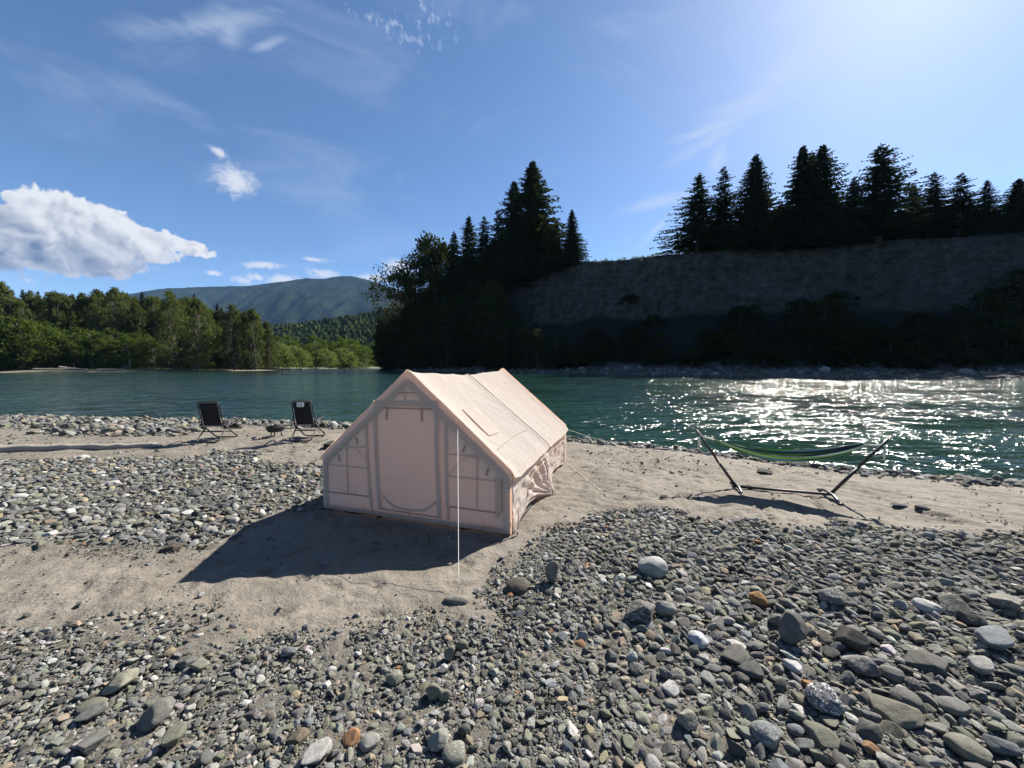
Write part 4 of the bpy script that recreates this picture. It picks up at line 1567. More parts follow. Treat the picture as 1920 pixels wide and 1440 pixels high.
def stripe_mat():
    m, nt, b = mat_new('striped_hammock_cloth')
    at = new_node(nt, 'ShaderNodeAttribute', attribute_type='GEOMETRY', attribute_name='across')
    f = S(nt, at.outputs['Fac'])
    ramp = nt.nodes.new('ShaderNodeValToRGB')
    ramp.color_ramp.interpolation = 'CONSTANT'
    nt.links.new(f.s, ramp.inputs[0])
    G1, G2, Bl, Nv, Wh = (0.055, 0.14, 0.03), (0.10, 0.19, 0.045), (0.05, 0.09, 0.16), (0.008, 0.012, 0.030), (0.22, 0.27, 0.26)
    stops = [Wh, G1, G2, G1, Nv, Bl, Nv, G1, G2, G1, Nv, Nv, Bl, G2, G1, G1, Nv, Bl, Nv, G2, G1, Nv, Bl, G1]
    el = ramp.color_ramp.elements
    while len(el) < len(stops):
        el.new(0.5)
    for i, c in enumerate(stops):
        el[i].position = i / len(stops)
        el[i].color = (*c, 1)
    P = coords(nt)
    c = mixc(nt, noise(nt, P, 90, 3), S(nt, ramp.outputs[0]), mixc(nt, 1.0, S(nt, ramp.outputs[0]), (0.75, 0.75, 0.75), 'MULTIPLY'))
    out = nt.nodes['Material Output']
    b.inputs['Roughness'].default_value = 0.95
    nt.links.new(c.s, b.inputs['Base Color'])
    t = nt.nodes.new('ShaderNodeBsdfTranslucent')
    nt.links.new(c.s, t.inputs[0])
    mx = nt.nodes.new('ShaderNodeMixShader')
    mx.inputs[0].default_value = 0.25
    nt.links.new(b.outputs[0], mx.inputs[1])
    nt.links.new(t.outputs[0], mx.inputs[2])
    nt.links.new(mx.outputs[0], out.inputs[0])
    return m


def build_hammock():
    x0, x1 = -0.36, HL + 0.42
    z0, z1 = 0.80, 0.84
    nu, nv = 90, 34
    u = np.linspace(0, 1, nu)
    v = np.linspace(0, 1, nv)
    U, Vv = np.meshgrid(u, v, indexing='ij')
    Uf, Vf = U.ravel(), Vv.ravel()
    x = x0 + (x1 - x0) * Uf
    zc = z0 + (z1 - z0) * Uf - 0.285 * (1 - (2 * Uf - 1) ** 2)
    half = 0.045 + 0.20 * np.sin(Uf * math.pi) ** 0.7
    a = (Vf - 0.5) * 2
    yy = half * np.sin(a * 1.35) + 0.012 * np.sin(a * 19 + Uf * 5)
    zz = zc + (0.035 + 0.11 * np.sin(Uf * math.pi) ** 0.8) * (1 - np.cos(a * 1.4)) + 0.010 * np.sin(a * 23 + Uf * 7)
    me = mesh_np('hammock_cloth', np.stack([x, yy, zz], 1), grid_faces(nu, nv))
    at = me.attributes.new('across', 'FLOAT', 'POINT')
    at.data.foreach_set('value', (Vf * 0.999).astype(np.float32))
    link('cloth', me, stripe_mat(), hm)
    for (xe, ze, tx, sgn) in ((x0, z0, -E0, -1), (x1, z1, HL + E1, 1)):
        top = np.array([tx - sgn * 0.06, 0, HT - 0.09])
        m = MB()
        for a in np.linspace(-1, 1, 12):
            e = np.array([xe, 0.045 * math.sin(a * 1.35), ze + 0.035 * (1 - math.cos(a * 1.4))])
            m.tube([e, e * 0.45 + top * 0.55 + np.array([0, 0, -0.008]), top], 0.0035, 5)
        link('suspension_cord', m.mesh('suspension_cord'), M['cord'], hm)
        m = MB()
        for k in range(6):
            q = np.array([sgn * (0.004 * k - 0.01), 0.012 * (k - 2.5) / 2.5, 0])
            m.tube([top, top + np.array([sgn * 0.02, -0.02, -0.04]) + q, top + np.array([sgn * 0.0, -0.03, -0.19 - 0.02 * (k % 3)]) + q * 2.2], 0.0035, 5)
        link('loose_cord', m.mesh('loose_cord'), M['cord'], hm)


build_hammock()


# ------------------------------------------------------------------ reclining chairs
def chair(name, pos, rz, label, tagged):
    e = empty(name, (pos[0], pos[1], gz(pos[0], pos[1])), rz)
    tag(e, label, 'chair', 'reclining chairs facing the river')
    w = 0.275
    tr = 0.017
    # rear and front U-shaped legs, crossing at the side
    mk('leg', arc_path([(-w, 0.12, 0.50), (-w, -0.40, 0.02), (w, -0.40, 0.02), (w, 0.12, 0.50)], 0.10, 6), tr, 'black_tube', e)
    mk('leg', arc_path([(-w - 0.02, -0.18, 0.46), (-w - 0.02, 0.40, 0.02), (w + 0.02, 0.40, 0.02), (w + 0.02, -0.18, 0.46)], 0.10, 6), tr, 'black_tube', e)
    mk('crossbar', [(-w, -0.14, 0.26), (w, -0.14, 0.26)], tr * 0.9, 'black_tube', e)
    mk('crossbar', [(-w, 0.16, 0.22), (w, 0.16, 0.22)], tr * 0.9, 'black_tube', e)
    bk = [(-w, -0.12, 0.34), (-w + 0.005, -0.31, 1.08), (w - 0.005, -0.31, 1.08), (w, -0.12, 0.34)]
    bf = mk('back_frame', arc_path(bk, 0.09, 6), 0.014, 'black_tube', e)
    sf = mk('seat_frame', arc_path([(-w, -0.14, 0.36), (-w, 0.34, 0.44), (-w, 0.62, 0.22), (w, 0.62, 0.22), (w, 0.34, 0.44), (w, -0.14, 0.36)], 0.07, 5), 0.013, 'black_tube', e)

    def sling(nm, a, b, hw, belly, par):
        a, b = np.array(a), np.array(b)
        nu, nv = 14, 14
        U, Vv = np.meshgrid(np.linspace(0, 1, nu), np.linspace(-1, 1, nv), indexing='ij')
        U, Vv = U.ravel(), Vv.ravel()
        P = np.outer(1 - U, a) + np.outer(U, b)
        nrm = np.cross([1, 0, 0], b - a)
        nrm /= np.linalg.norm(nrm)
        P[:, 0] += Vv * hw
        P -= np.outer(belly * np.sin(U * math.pi) * (1 - Vv ** 2), nrm)
        o = link(nm, mesh_np(nm, P, grid_faces(nu, nv)), M['black_mesh'], par)
        sm = o.modifiers.new('thick', 'SOLIDIFY')
        sm.thickness = 0.006
        return o
    sling('back_sling', (0, -0.15, 0.42), (0, -0.297, 1.045), w - 0.045, 0.03, e)
    sling('seat_sling', (0, -0.08, 0.38), (0, 0.32, 0.44), w - 0.045, 0.03, e)
    sling('leg_rest', (0, 0.36, 0.43), (0, 0.60, 0.24), w - 0.045, 0.01, e)
    # elastic lacing between cloth and frame
    m = MB()
    for i in range(15):
        t = (i + 0.5) / 15
        p = np.array([0, -0.13 - 0.18 * t, 0.38 + 0.68 * t])
        for s in (-1, 1):
            m.tube([p + np.array([s * (w - 0.055), 0, 0.0]), p + np.array([s * (w - 0.002), 0, 0.012 if i % 2 else -0.012])], 0.004, 5)
    for i in range(12):
        t = (i + 0.5) / 12
        p = np.array([0, -0.12 + 0.46 * t, 0.365 + 0.075 * t])
        for s in (-1, 1):
            m.tube([p + np.array([s * (w - 0.055), 0, 0.0]), p + np.array([s * (w - 0.002), 0.012 if i % 2 else -0.012, 0])], 0.004, 5)
    link('lacing', m.mesh('lacing'), M['grey_tube'], e)
    # head pillow
    m = MB()
    V, Fs = [], []
    nu, nv = 16, 12
    for i in range(nu):
        x = (i / (nu - 1) * 2 - 1)
        pinch = (1 - abs(x) ** 6) ** 0.5 * 0.9 + 0.1
        for k in range(nv):
            a = 2 * math.pi * k / nv
            V.append((x * 0.235, -0.285 + 0.055 * pinch * math.cos(a) + 0.03 * math.sin(a), 0.98 + 0.085 * math.sin(a) * (0.85 + 0.15 * pinch)))
    for i in range(nu - 1):
        for k in range(nv):
            Fs.append((i * nv + k, i * nv + (k + 1) % nv, (i + 1) * nv + (k + 1) % nv, (i + 1) * nv + k))
    Fs.append(tuple(range(nv))[::-1])
    Fs.append(tuple((nu - 1) * nv + k for k in range(nv)))
    m.add(V, Fs)
    pil = link('head_pillow', m.mesh('head_pillow'), M['black_mesh'], e)
    if tagged:
        tg = MB()
        tg.box((-0.10, -0.352, 0.925), (0.085, -0.344, 1.045))
        t_o = link('care_tag', tg.mesh('care_tag', False), M['white_tag'], pil)
        t_o['label'] = 'pale square care tag'
        for k in range(3):
            ln = MB()
            ln.box((-0.07 + 0.045 * k, -0.3545, 0.945), (-0.052 + 0.045 * k, -0.3522, 1.02))
            link('print_line', ln.mesh('print_line', False), M['grey_tube'], t_o)
    for s in (-1, 1):
        m = MB()
        m.tube(arc_path([(s * (w + 0.035), -0.24, 0.52), (s * (w + 0.04), 0.05, 0.57), (s * (w + 0.04), 0.24, 0.58)], 0.1, 5), 0.028, 8, flat=0.5)
        arm = link('armrest', m.mesh('armrest'), M['black_tube'], e)
        mk('arm_link', [(s * (w + 0.03), -0.20, 0.52), (s * w, -0.24, 0.64)], 0.01, 'black_tube', arm, 6)
        mk('brace', [(s * (w + 0.01), 0.20, 0.56), (s * (w + 0.01), -0.12, 0.36)], 0.011, 'grey_tube', arm, 6)
    return e


chair('reclining_chair', gp(408, 826)[:2], math.radians(3), 'black reclining lounge chair with plain head pillow, farther from the tent', False)
chair('reclining_chair', gp(578, 824)[:2], math.radians(1), 'black reclining lounge chair with pale tag on its head pillow', True)


# ------------------------------------------------------------------ small fire bowl, log, sticks
def fire_bowl():
    p = gp(517, 819)
    e = empty('fire_bowl', (p[0], p[1], gz(p[0], p[1])), math.radians(20))
    tag(e, 'small black iron fire bowl on legs between the two chairs', 'fire bowl')
    m = MB()
    n = 20
    prof_ = [(0.12, 0.13), (0.19, 0.15), (0.225, 0.20), (0.245, 0.275), (0.262, 0.28), (0.258, 0.29), (0.235, 0.283), (0.20, 0.21), (0.10, 0.165)]
    V = [(r * math.cos(2 * math.pi * k / n), r * math.sin(2 * math.pi * k / n), z) for r, z in prof_ for k in range(n)]
    Fs = [(i * n + k, i * n + (k + 1) % n, (i + 1) * n + (k + 1) % n, (i + 1) * n + k) for i in range(len(prof_) - 1) for k in range(n)]
    Fs.append(tuple(range(n))[::-1])
    Fs.append(tuple((len(prof_) - 1) * n + k for k in range(n)))
    m.add(V, Fs)
    link('bowl', m.mesh('bowl'), M['iron'], e)
    for k in range(3):
        a = 2 * math.pi * k / 3 + 0.5
        mk('leg', [(0.13 * math.cos(a), 0.13 * math.sin(a), 0.16), (0.17 * math.cos(a), 0.17 * math.sin(a), -0.02)], 0.016, 'iron', e, 8)
    mk('handle', arc_path([(-0.05, -0.02, 0.28), (-0.05, -0.02, 0.36), (0.03, -0.02, 0.36), (0.03, -0.02, 0.28)], 0.03, 5), 0.009, 'iron', e, 6)
    mk('side_handle', [(0.24, 0, 0.27), (0.36, 0.03, 0.31)], 0.013, 'iron', e, 6)
    m = MB()
    for k in range(9):
        y = -0.2 + 0.05 * k
        hw = math.sqrt(max(0.0, 0.235 ** 2 - y * y))
        m.tube([(-hw, y, 0.288), (hw, y, 0.288)], 0.004, 5)
    link('grate', m.mesh('grate'), M['iron'], e)


fire_bowl()


def log(name, a, b, r0, r1, label, cat='log', group=None, seed=0, bend=0.03):
    a, b = np.array(a, float), np.array(b, float)
    L = np.linalg.norm(b - a)
    r = np.random.default_rng(seed)
    m = MB()
    n = 26
    t = np.linspace(0, 1, n)
    pts = [np.array([L * q, bend * L * math.sin(q * 2.6) * 0.3 + 0.02 * r.normal(), 0.01 * r.normal()]) for q in t]
    rs = [(r0 + (r1 - r0) * q) * (1 + 0.06 * r.normal()) for q in t]
    rs[0] *= 0.8
    rs[-1] *= 0.6
    m.tube(pts, rs, 12)
    d = b - a
    o = link(name, m.mesh(name), M['driftwood'])
    o.location = a
    o.rotation_euler = (0, -math.asin(d[2] / L), math.atan2(d[1], d[0]))
    tag(o, label, cat, group)
    return o


a, b = gp(-140, 852), gp(302, 838)
a[2], b[2] = gz(a[0], a[1]) + 0.075, gz(b[0], b[1]) + 0.03
log('driftwood_log', a, b, 0.125, 0.06, 'long weathered driftwood log lying half in the sand left of the chairs', seed=3)
a, b = gp(476, 826), gp(512, 821)
a[2], b[2] = gz(a[0], a[1]) + 0.02, gz(b[0], b[1]) + 0.03
log('driftwood_stick', a, b, 0.03, 0.02, 'short dark stick on the sand before the fire bowl', 'stick', seed=4)
a, b = gp(1268, 938), gp(1240, 939)
for k, (p0, p1, h0, h1, lab) in enumerate([((60, 697), (150, 688), 0.3, 0.8, 'bleached drift log on the far bank below the left alders'),
                                           ((110, 692), (165, 697), 1.2, 0.1, 'bleached drift log with raised root end on the far bank'),
                                           ((180, 693), (235, 694), 0.5, 0.5, 'short pale drift log beside the far sandbar')]):
    d0 = 140 + k * 3
    q0, q1 = dp(p0[0], 690, d0), dp(p1[0], 690, d0 + 4)
    q0[2], q1[2] = gz(q0[0], q0[1]) + h0, gz(q1[0], q1[1]) + h1
    log('driftwood_log', q0, q1, 0.35, 0.22, lab, seed=20 + k)


# ------------------------------------------------------------------ stones
def ico(level):
    t = (1 + 5 ** 0.5) / 2
    V = [(-1, t, 0), (1, t, 0), (-1, -t, 0), (1, -t, 0), (0, -1, t), (0, 1, t), (0, -1, -t), (0, 1, -t), (t, 0, -1), (t, 0, 1), (-t, 0, -1), (-t, 0, 1)]
    Fs = [(0, 11, 5), (0, 5, 1), (0, 1, 7), (0, 7, 10), (0, 10, 11), (1, 5, 9), (5, 11, 4), (11, 10, 2), (10, 7, 6), (7, 1, 8), (3, 9, 4), (3, 4, 2),
          (3, 2, 6), (3, 6, 8), (3, 8, 9), (4, 9, 5), (2, 4, 11), (6, 2, 10), (8, 6, 7), (9, 8, 1)]
    V = [np.array(v) / np.linalg.norm(v) for v in V]
    for _ in range(level):
        mid = {}
        nf = []

        def mp(a, b):
            k = (min(a, b), max(a, b))
            if k not in mid:
                q = V[a] + V[b]
                V.append(q / np.linalg.norm(q))
                mid[k] = len(V) - 1
            return mid[k]
        for a, b, c in Fs:
            ab, bc, ca = mp(a, b), mp(b, c), mp(c, a)
            nf += [(a, ab, ca), (b, bc, ab), (c, ca, bc), (ab, bc, ca)]
        Fs = nf
    return np.array(V), np.array(Fs)


ICO_V, ICO_F = ico(3)
ICO_L = ico(2)


def stone_mesh(seed, angular, low=False):
    r = np.random.default_rng(seed)
    V0, F0 = ICO_L if low else (ICO_V, ICO_F)
    V = V0.copy()
    # soft lobes
    for _ in range(5):
        n = unit(r.normal(0, 1, 3))
        V = V + np.outer(0.10 * r.normal() * (V @ n) ** 2, n)
    # worn facets
    for _ in range(int(4 + 10 * angular)):
        n = unit(r.normal(0, 1, 3) * np.array([1, 1, 0.8]))
        off = r.uniform(0.52, 0.86) if angular > 0.4 else r.uniform(0.68, 0.94)
        ex = np.maximum(0, V @ n - off)
        V = V - np.outer(ex * (0.9 if angular > 0.4 else 0.7), n)
    q = V * 2.3
    bumpy = (fbm(q[:, 0] + 3.1 * q[:, 2], q[:, 1] - 1.7 * q[:, 2], seed, 3) - 0.5)
    V = V * (1 + 0.10 * bumpy[:, None])
    V -= (V.max(0) + V.min(0)) / 2
    V /= np.abs(V).max(0)
    me = mesh_np('stone', V, F0)
    me.materials.append(M['stone'])
    return me


NVAR = 28
STONES = [stone_mesh(300 + i, (0.2, 0.55, 0.8, 1.0)[i % 4]) for i in range(NVAR)]

PALETTE = [  # name, colour, weight
    ('grey', (0.17, 0.175, 0.165), 30), ('dark grey', (0.075, 0.078, 0.078), 20), ('olive grey', (0.175, 0.18, 0.135), 20), ('pale grey', (0.32, 0.32, 0.30), 16),
    ('blue grey', (0.13, 0.15, 0.165), 5), ('whitish', (0.56, 0.55, 0.53), 2.2), ('tan', (0.30, 0.245, 0.17), 6), ('rusty orange', (0.36, 0.17, 0.07), 0.25)]
PW = np.array([p[2] for p in PALETTE], float)
PW /= PW.sum()
PCOL = np.array([p[1] for p in PALETTE]) * 0.66

rows = []   # x, y, sx, sy, sz, rz, tiltx, tilty, variant, palette, tint rgb, mark, sink, special label


def hand(px, py, wpx, hpx, pal, lab, var=None, tint=None, mark=0.0, deep=0.9, rz=None, up=False):
    p = gp(px, py + hpx * 0.35)
    d = p[1]
    sx = wpx / F_PX * d / 2
    sz = hpx / F_PX * d / 2 * (1.0 if up else 0.85)
    sy = sx * deep
    rows.append((p[0], p[1] + sy * 0.5, sx, sy, sz, rz if rz is not None else rng.uniform(-0.4, 0.4), rng.normal(0, 0.1), rng.normal(0, 0.1),
                 var if var is not None else int(rng.integers(NVAR)), pal, np.array(tint) * 0.62 if tint is not None else PCOL[pal] * rng.uniform(0.85, 1.15), mark, 0.22 if not up else 0.12, lab))


hand(1228, 1066, 56, 44, 3, 'large pale grey boulder with rounded top, behind the other cobbles', 4, (0.42, 0.43, 0.43))
hand(1037, 1078, 29, 46, 6, 'upright tan stone standing on end at the cobble edge', 9, (0.24, 0.22, 0.18), up=True)
hand(972, 1102, 45, 26, 1, 'dark domed stone on the sand beside the upright tan stone', 12, (0.10, 0.085, 0.07))
hand(855, 1125, 50, 18, 0, 'flat grey stone weighing down the foot of the guy line', 8, (0.26, 0.25, 0.22), deep=0.45)
hand(1203, 1152, 60, 46, 1, 'dark grey layered boulder leaning against a pale one', 3, (0.085, 0.083, 0.078))
hand(1250, 1143, 40, 38, 3, 'pale stone leaning against the dark layered boulder', 5, (0.34, 0.335, 0.32))
hand(1493, 1188, 52, 62, 0, 'blocky square-edged grey stone standing up', 11, (0.15, 0.148, 0.138), up=True, rz=0.2)
hand(1605, 1200, 58, 54, 1, 'rough dark brown boulder beside the blocky stone', 7, (0.075, 0.070, 0.060))
hand(1425, 1125, 31, 32, 7, 'rusty orange stone among the grey cobbles', 2, (0.40, 0.20, 0.07))
hand(1313, 1206, 38, 32, 5, 'blue-veined white stone below the pale leaning stone', 13, (0.58, 0.60, 0.64))
hand(1384, 1213, 32, 17, 5, 'small flat white stone near the blue-veined one', 1, (0.62, 0.60, 0.58))
hand(1492, 1253, 33, 24, 5, 'marbled white stone in front of the blocky stone', 6, (0.60, 0.61, 0.63))
hand(1747, 1147, 44, 29, 5, 'smooth white oval stone among the far right cobbles', 0, (0.56, 0.55, 0.54))
hand(1555, 1318, 64, 58, 0, 'round speckled granite boulder in the foreground', 16, (0.30, 0.31, 0.33), mark=1.0)
hand(1444, 1385, 56, 46, 4, 'blue-grey foreground stone with smooth top', 20, (0.14, 0.165, 0.175))
hand(1290, 1355, 42, 44, 2, 'pitted olive stone left of the speckled boulder', 10, (0.21, 0.21, 0.165))
hand(1700, 1346, 84, 36, 2, 'long flat olive stone in the foreground cobbles', 21, (0.20, 0.19, 0.145), rz=-0.5)
hand(1880, 1216, 58, 46, 3, 'pale bluish angular stone near the right picture edge', 15, (0.30, 0.33, 0.35))
hand(1640, 1378, 50, 42, 1, 'dark stone with pale vein below the speckled boulder', 17, (0.09, 0.09, 0.088))
hand(1715, 1320, 60, 40, 0, 'grey stone behind the long flat olive stone', 24, (0.13, 0.13, 0.12))
hand(1605, 1185, 30, 20, 0, 'small grey stone perched behind the rough dark boulder')
hand(1462, 1165, 32, 34, 0, 'grey stone leaning on the blocky stone', 18, (0.20, 0.20, 0.19))
hand(1570, 1122, 48, 38, 0, 'speckled grey stone beyond the smooth white oval', 22, (0.22, 0.225, 0.22), mark=0.5)
hand(1800, 1150, 56, 40, 2, 'olive angular stone right of the smooth white oval', 23, (0.14, 0.14, 0.105))
hand(1900, 1140, 50, 36, 2, 'olive stone at the right picture edge among cobbles', 19, (0.19, 0.19, 0.15))
hand(1835, 1172, 46, 30, 1, 'dark slab between olive stones at the right', 25)
hand(1620, 1250, 58, 44, 0, 'layered grey stone below the rough dark boulder', 26, (0.13, 0.13, 0.125))
hand(1750, 1250, 70, 26, 1, 'long dark slab slanting down to the right', 3, (0.085, 0.085, 0.08), rz=-0.6)
hand(1725, 1225, 40, 20, 2, 'flat olive pebble above the long dark slab')
hand(1850, 1260, 42, 38, 3, 'pale angular stone below the bluish one', 15)
hand(1550, 1385, 55, 26, 2, 'flat olive cobble right of the blue-grey stone')
hand(1800, 1330, 54, 28, 0, 'banded grey cobble with pale stripes', 20)
hand(1830, 1410, 66, 44, 2, 'big olive cobble in the bottom right corner', 12, (0.20, 0.195, 0.155))
hand(1890, 1400, 56, 40, 4, 'blue-grey cobble with pale streak in the bottom right corner', 5)
hand(1640, 1410, 30, 26, 7, 'brown-orange stone near the bottom edge', 2, (0.33, 0.19, 0.09))
hand(1520, 1285, 22, 16, 7, 'small orange chip behind the speckled boulder', 6, (0.38, 0.19, 0.07))
hand(1680, 1265, 40, 30, 0, 'grey stone under the long dark slab')
hand(1390, 1240, 62, 30, 1, 'ribbed dark slab right of the blue-veined stone', 27, (0.10, 0.10, 0.095))
hand(1415, 1265, 46, 28, 1, 'dark ribbed stone before the marbled white stone')
hand(210, 1293, 58, 34, 2, 'pale olive boulder with ridge in the left foreground', 11, (0.30, 0.295, 0.23))
hand(370, 1254, 34, 28, 2, 'pale olive angular stone in the left gravel', 7, (0.33, 0.32, 0.25))
hand(345, 1252, 32, 22, 1, 'dark stone touching the pale olive angular one', 3)
hand(813, 1300, 34, 44, 2, 'olive half of a split stone in the centre gravel', 18, (0.20, 0.195, 0.15))
hand(833, 1306, 24, 30, 2, 'smaller half of the split olive stone', 9, (0.24, 0.235, 0.175))
hand(738, 1272, 32, 32, 2, 'rounded olive stone left of the split stone', 4, (0.21, 0.205, 0.155))
hand(655, 1388, 36, 28, 7, 'flaky bright orange stone in the centre foreground', 23, (0.50, 0.25, 0.11))
hand(590, 1424, 54, 36, 5, 'cracked whitish slab at the bottom edge', 15, (0.46, 0.45, 0.43))
hand(842, 1227, 22, 30, 2, 'upright olive pebble at the sand edge', 9, (0.24, 0.23, 0.17), up=True)
hand(866, 1210, 24, 26, 2, 'olive pebble just behind the upright one', 4)
hand(160, 1335, 46, 16, 2, 'flat olive stone in the left gravel', 8)
hand(165, 1350, 44, 26, 0, 'slanting grey slab in the left gravel', 15)
hand(280, 1355, 60, 50, 0, 'big leaning grey slab in the left foreground', 11, (0.16, 0.16, 0.145), rz=0.7)
hand(320, 1390, 40, 44, 2, 'olive slab lower than the big leaning slab', 15, rz=0.8)
hand(165, 1405, 50, 36, 0, 'dark-shadowed slab in the bottom left gravel', 19, rz=0.6)
hand(540, 1225, 32, 24, 4, 'blue-grey stone near the sand edge', 5)
hand(465, 1240, 22, 18, 2, 'round olive pebble in the mid gravel', 4)
hand(620, 1258, 18, 14, 5, 'small white pebble in the mid gravel', 0)
hand(555, 1388, 38, 22, 6, 'brown slab left of the bright orange stone', 3, (0.16, 0.13, 0.08))
hand(690, 1398, 40, 26, 3, 'grey cobble right of the bright orange stone', 20)
hand(820, 1400, 42, 40, 3, 'pale grey block near the bottom edge', 11, (0.30, 0.30, 0.27))
hand(850, 1425, 48, 30, 2, 'olive slab at the bottom edge', 8)
hand(870, 1378, 26, 28, 1, 'dark rounded pebble above the pale grey block', 4)
hand(35, 935, 27, 9, 5, 'white flat stone in the left cobble field', 0, (0.62, 0.61, 0.58), deep=0.6)
hand(350, 965, 22, 8, 5, 'bright white pebble in the middle of the left cobble field', 1, (0.66, 0.65, 0.62))
hand(315, 962, 28, 14, 3, 'pale grey round cobble beside the bright white pebble', 4)
hand(168, 886, 17, 10, 6, 'tan cobble in the back of the left field', 2, (0.40, 0.30, 0.19))
hand(208, 908, 20, 10, 5, 'whitish cobble in the back of the left field', 0)
hand(392, 976, 16, 12, 6, 'creamy tan pebble near the tent shadow', 2, (0.46, 0.40, 0.30))
hand(317, 1036, 36, 15, 1, 'dark brown stone at the lower rim of the left field', 3, (0.07, 0.055, 0.045))
hand(618, 833, 30, 18, 1, 'dark boulder just behind the tent left corner', 7, (0.055, 0.055, 0.055))
hand(150, 942, 20, 14, 6, 'yellowish cobble in the left field', 2, (0.38, 0.34, 0.22))
hand(152, 858, 19, 9, 5, 'pale stone just below the drift log', 0, (0.55, 0.53, 0.47))
hand(1437, 884, 28, 13, 1, 'dark grey stone on sand beyond the hammock', 7)
hand(1690, 945, 26, 12, 4, 'bluish stone between hammock pole and water', 5)
hand(1735, 953, 22, 14, 1, 'dark stone on the sand right of the hammock', 12)
hand(1245, 934, 16, 8, 1, 'dark stone by the shadow tip of the hammock pole', 7)
NHAND = len(rows)


def scatter(zone, n, lo, hi, power, flat=(0.26, 0.68), mn=0.5):
    poly = ZONES[zone] if isinstance(zone, str) else zone
    x0, y0 = poly.min(0)
    x1, y1 = poly.max(0)
    x0, x1, y0, y1 = max(x0, -27), min(x1, 13), max(y0, 1.45), min(y1, 19)
    x = rng.uniform(x0, x1, n)
    y = rng.uniform(y0, y1, n)
    m = gravel_mask(x, y)
    sdv = poly_sd(x, y, poly)
    keep = (rng.random(n) < np.clip(m * 1.3 - 0.1, 0, 1)) & (sdv > -0.5) & (np.abs(x) < 1.62 * y + 1.0)
    x, y = x[keep], y[keep]
    k = len(x)
    u = rng.random(k)
    a = 1 - power
    size = (lo ** a + u * (hi ** a - lo ** a)) ** (1 / a)
    return x, y, size, rng.uniform(*flat, k)


cand = []


def add_c(c):
    cand.append(c)


# right and centre foreground cobbles are coarser, left foreground is fine shingle
x, y, s, fl = scatter('fore', 900000, 0.022, 0.22, 2.55)
coarse = sst(-0.4, 1.6, x - 0.0 * y) * 0.7 + 0.3 * fbm(x * 0.8, y * 0.8, 301, 2)
s = s * (0.26 + 0.22 * coarse)
keep = (s > 0.0105 + 0.0030 * np.maximum(0, y - 2.0)) | (rng.random(len(x)) < 0.12)
add_c((x[keep], y[keep], s[keep], fl[keep]))
add_c(scatter('left', 200000, 0.020, 0.12, 2.6))
x, y, s, fl = scatter('lshore', 40000, 0.05, 0.30, 2.5)
add_c((x, y, s, fl))
add_c(scatter('rshore', 20000, 0.04, 0.24, 2.2))
add_c(scatter('patch', 9000, 0.04, 0.14, 2.2))
add_c(scatter('patch2', 3000, 0.04, 0.14, 2.2))
# strays on the sand
n = 26000
x, y = rng.uniform(-16, 12, n), rng.uniform(1.6, 15, n)
m = gravel_mask(x, y)
near_g = fbm(x * 0.9, y * 0.9, 311, 3)
keep = (m < 0.5) & (np.abs(x) < 1.45 * y + 1) & (rng.random(n) < np.clip((near_g - 0.36) * 2.6, 0.03, 1)) & (-poly_sd(x, y, WPOLY) > 0.1)
s = 0.014 * (1 - rng.random(n) * 0.985) ** -0.42
add_c((x[keep], y[keep], np.minimum(s[keep] * (0.8 + 0.06 * y[keep]), 0.13), rng.uniform(0.35, 0.75, keep.sum())))

cx = np.concatenate([c[0] for c in cand])
cy = np.concatenate([c[1] for c in cand])
cs_ = np.concatenate([c[2] for c in cand])
cf = np.concatenate([c[3] for c in cand])
# nothing inside the tent, under the chair feet or beneath the stand
c_, s_ = math.cos(-TENT_ROT), math.sin(-TENT_ROT)
lx = (cx - tent.location[0]) * c_ - (cy - tent.location[1]) * s_
ly = (cx - tent.location[0]) * s_ + (cy - tent.location[1]) * c_
inside = (np.abs(lx) < TW + 0.16) & (ly > -0.14) & (ly < TL + 0.14)
wsd = -poly_sd(cx, cy, WPOLY)
ok = ~inside & (wsd > -0.9)
cx, cy, cs_, cf = cx[ok], cy[ok], cs_[ok], cf[ok]

order = np.argsort(-cs_)
cell = 0.16
grid = {}


def occ_add(x, y, r):
    k = (int(math.floor(x / cell)), int(math.floor(y / cell)))
    grid.setdefault(k, []).append((x, y, r))


def occ_hit(x, y, r, f):
    kx, ky = int(math.floor(x / cell)), int(math.floor(y / cell))
    for i in (-1, 0, 1):
        for j in (-1, 0, 1):
            for (a, b, q) in grid.get((kx + i, ky + j), ()):
                d = (q + r) * f
                if (a - x) * (a - x) + (b - y) * (b - y) < d * d:
                    return True
    return False


for rw in rows:
    occ_add(rw[0], rw[1], max(rw[2], rw[3]))
acc = []
for i in order:
    r = cs_[i] * 0.5
    x, y = float(cx[i]), float(cy[i])
    f = 0.80 if r > 0.016 else 0.66
    if occ_hit(x, y, r, f):
        continue
    occ_add(x, y, r)
    acc.append(i)
acc = np.array(acc)
K = len(acc)
ax_, ay_, r_, fl_ = cx[acc], cy[acc], cs_[acc] * 0.5, cf[acc]
el_ = rng.uniform(0.5, 1.0, K)
SX = r_ * 1.12
SY = r_ * 1.12 * el_
SZ = r_ * fl_ * 1.02
pal = rng.choice(len(PALETTE), K, p=PW)
TI = PCOL[pal] * rng.uniform(0.72, 1.30, (K, 1)) * rng.normal(1, 0.04, (K, 3))
mark = np.where(rng.random(K) < 0.015, 0.7, 0.0)
rot = np.stack([rng.normal(0, 0.36, K), rng.normal(0, 0.36, K), rng.uniform(0, 6.28, K)], 1)
var = rng.integers(0, NVAR, K)
sink = rng.uniform(-0.05, 0.55, K)

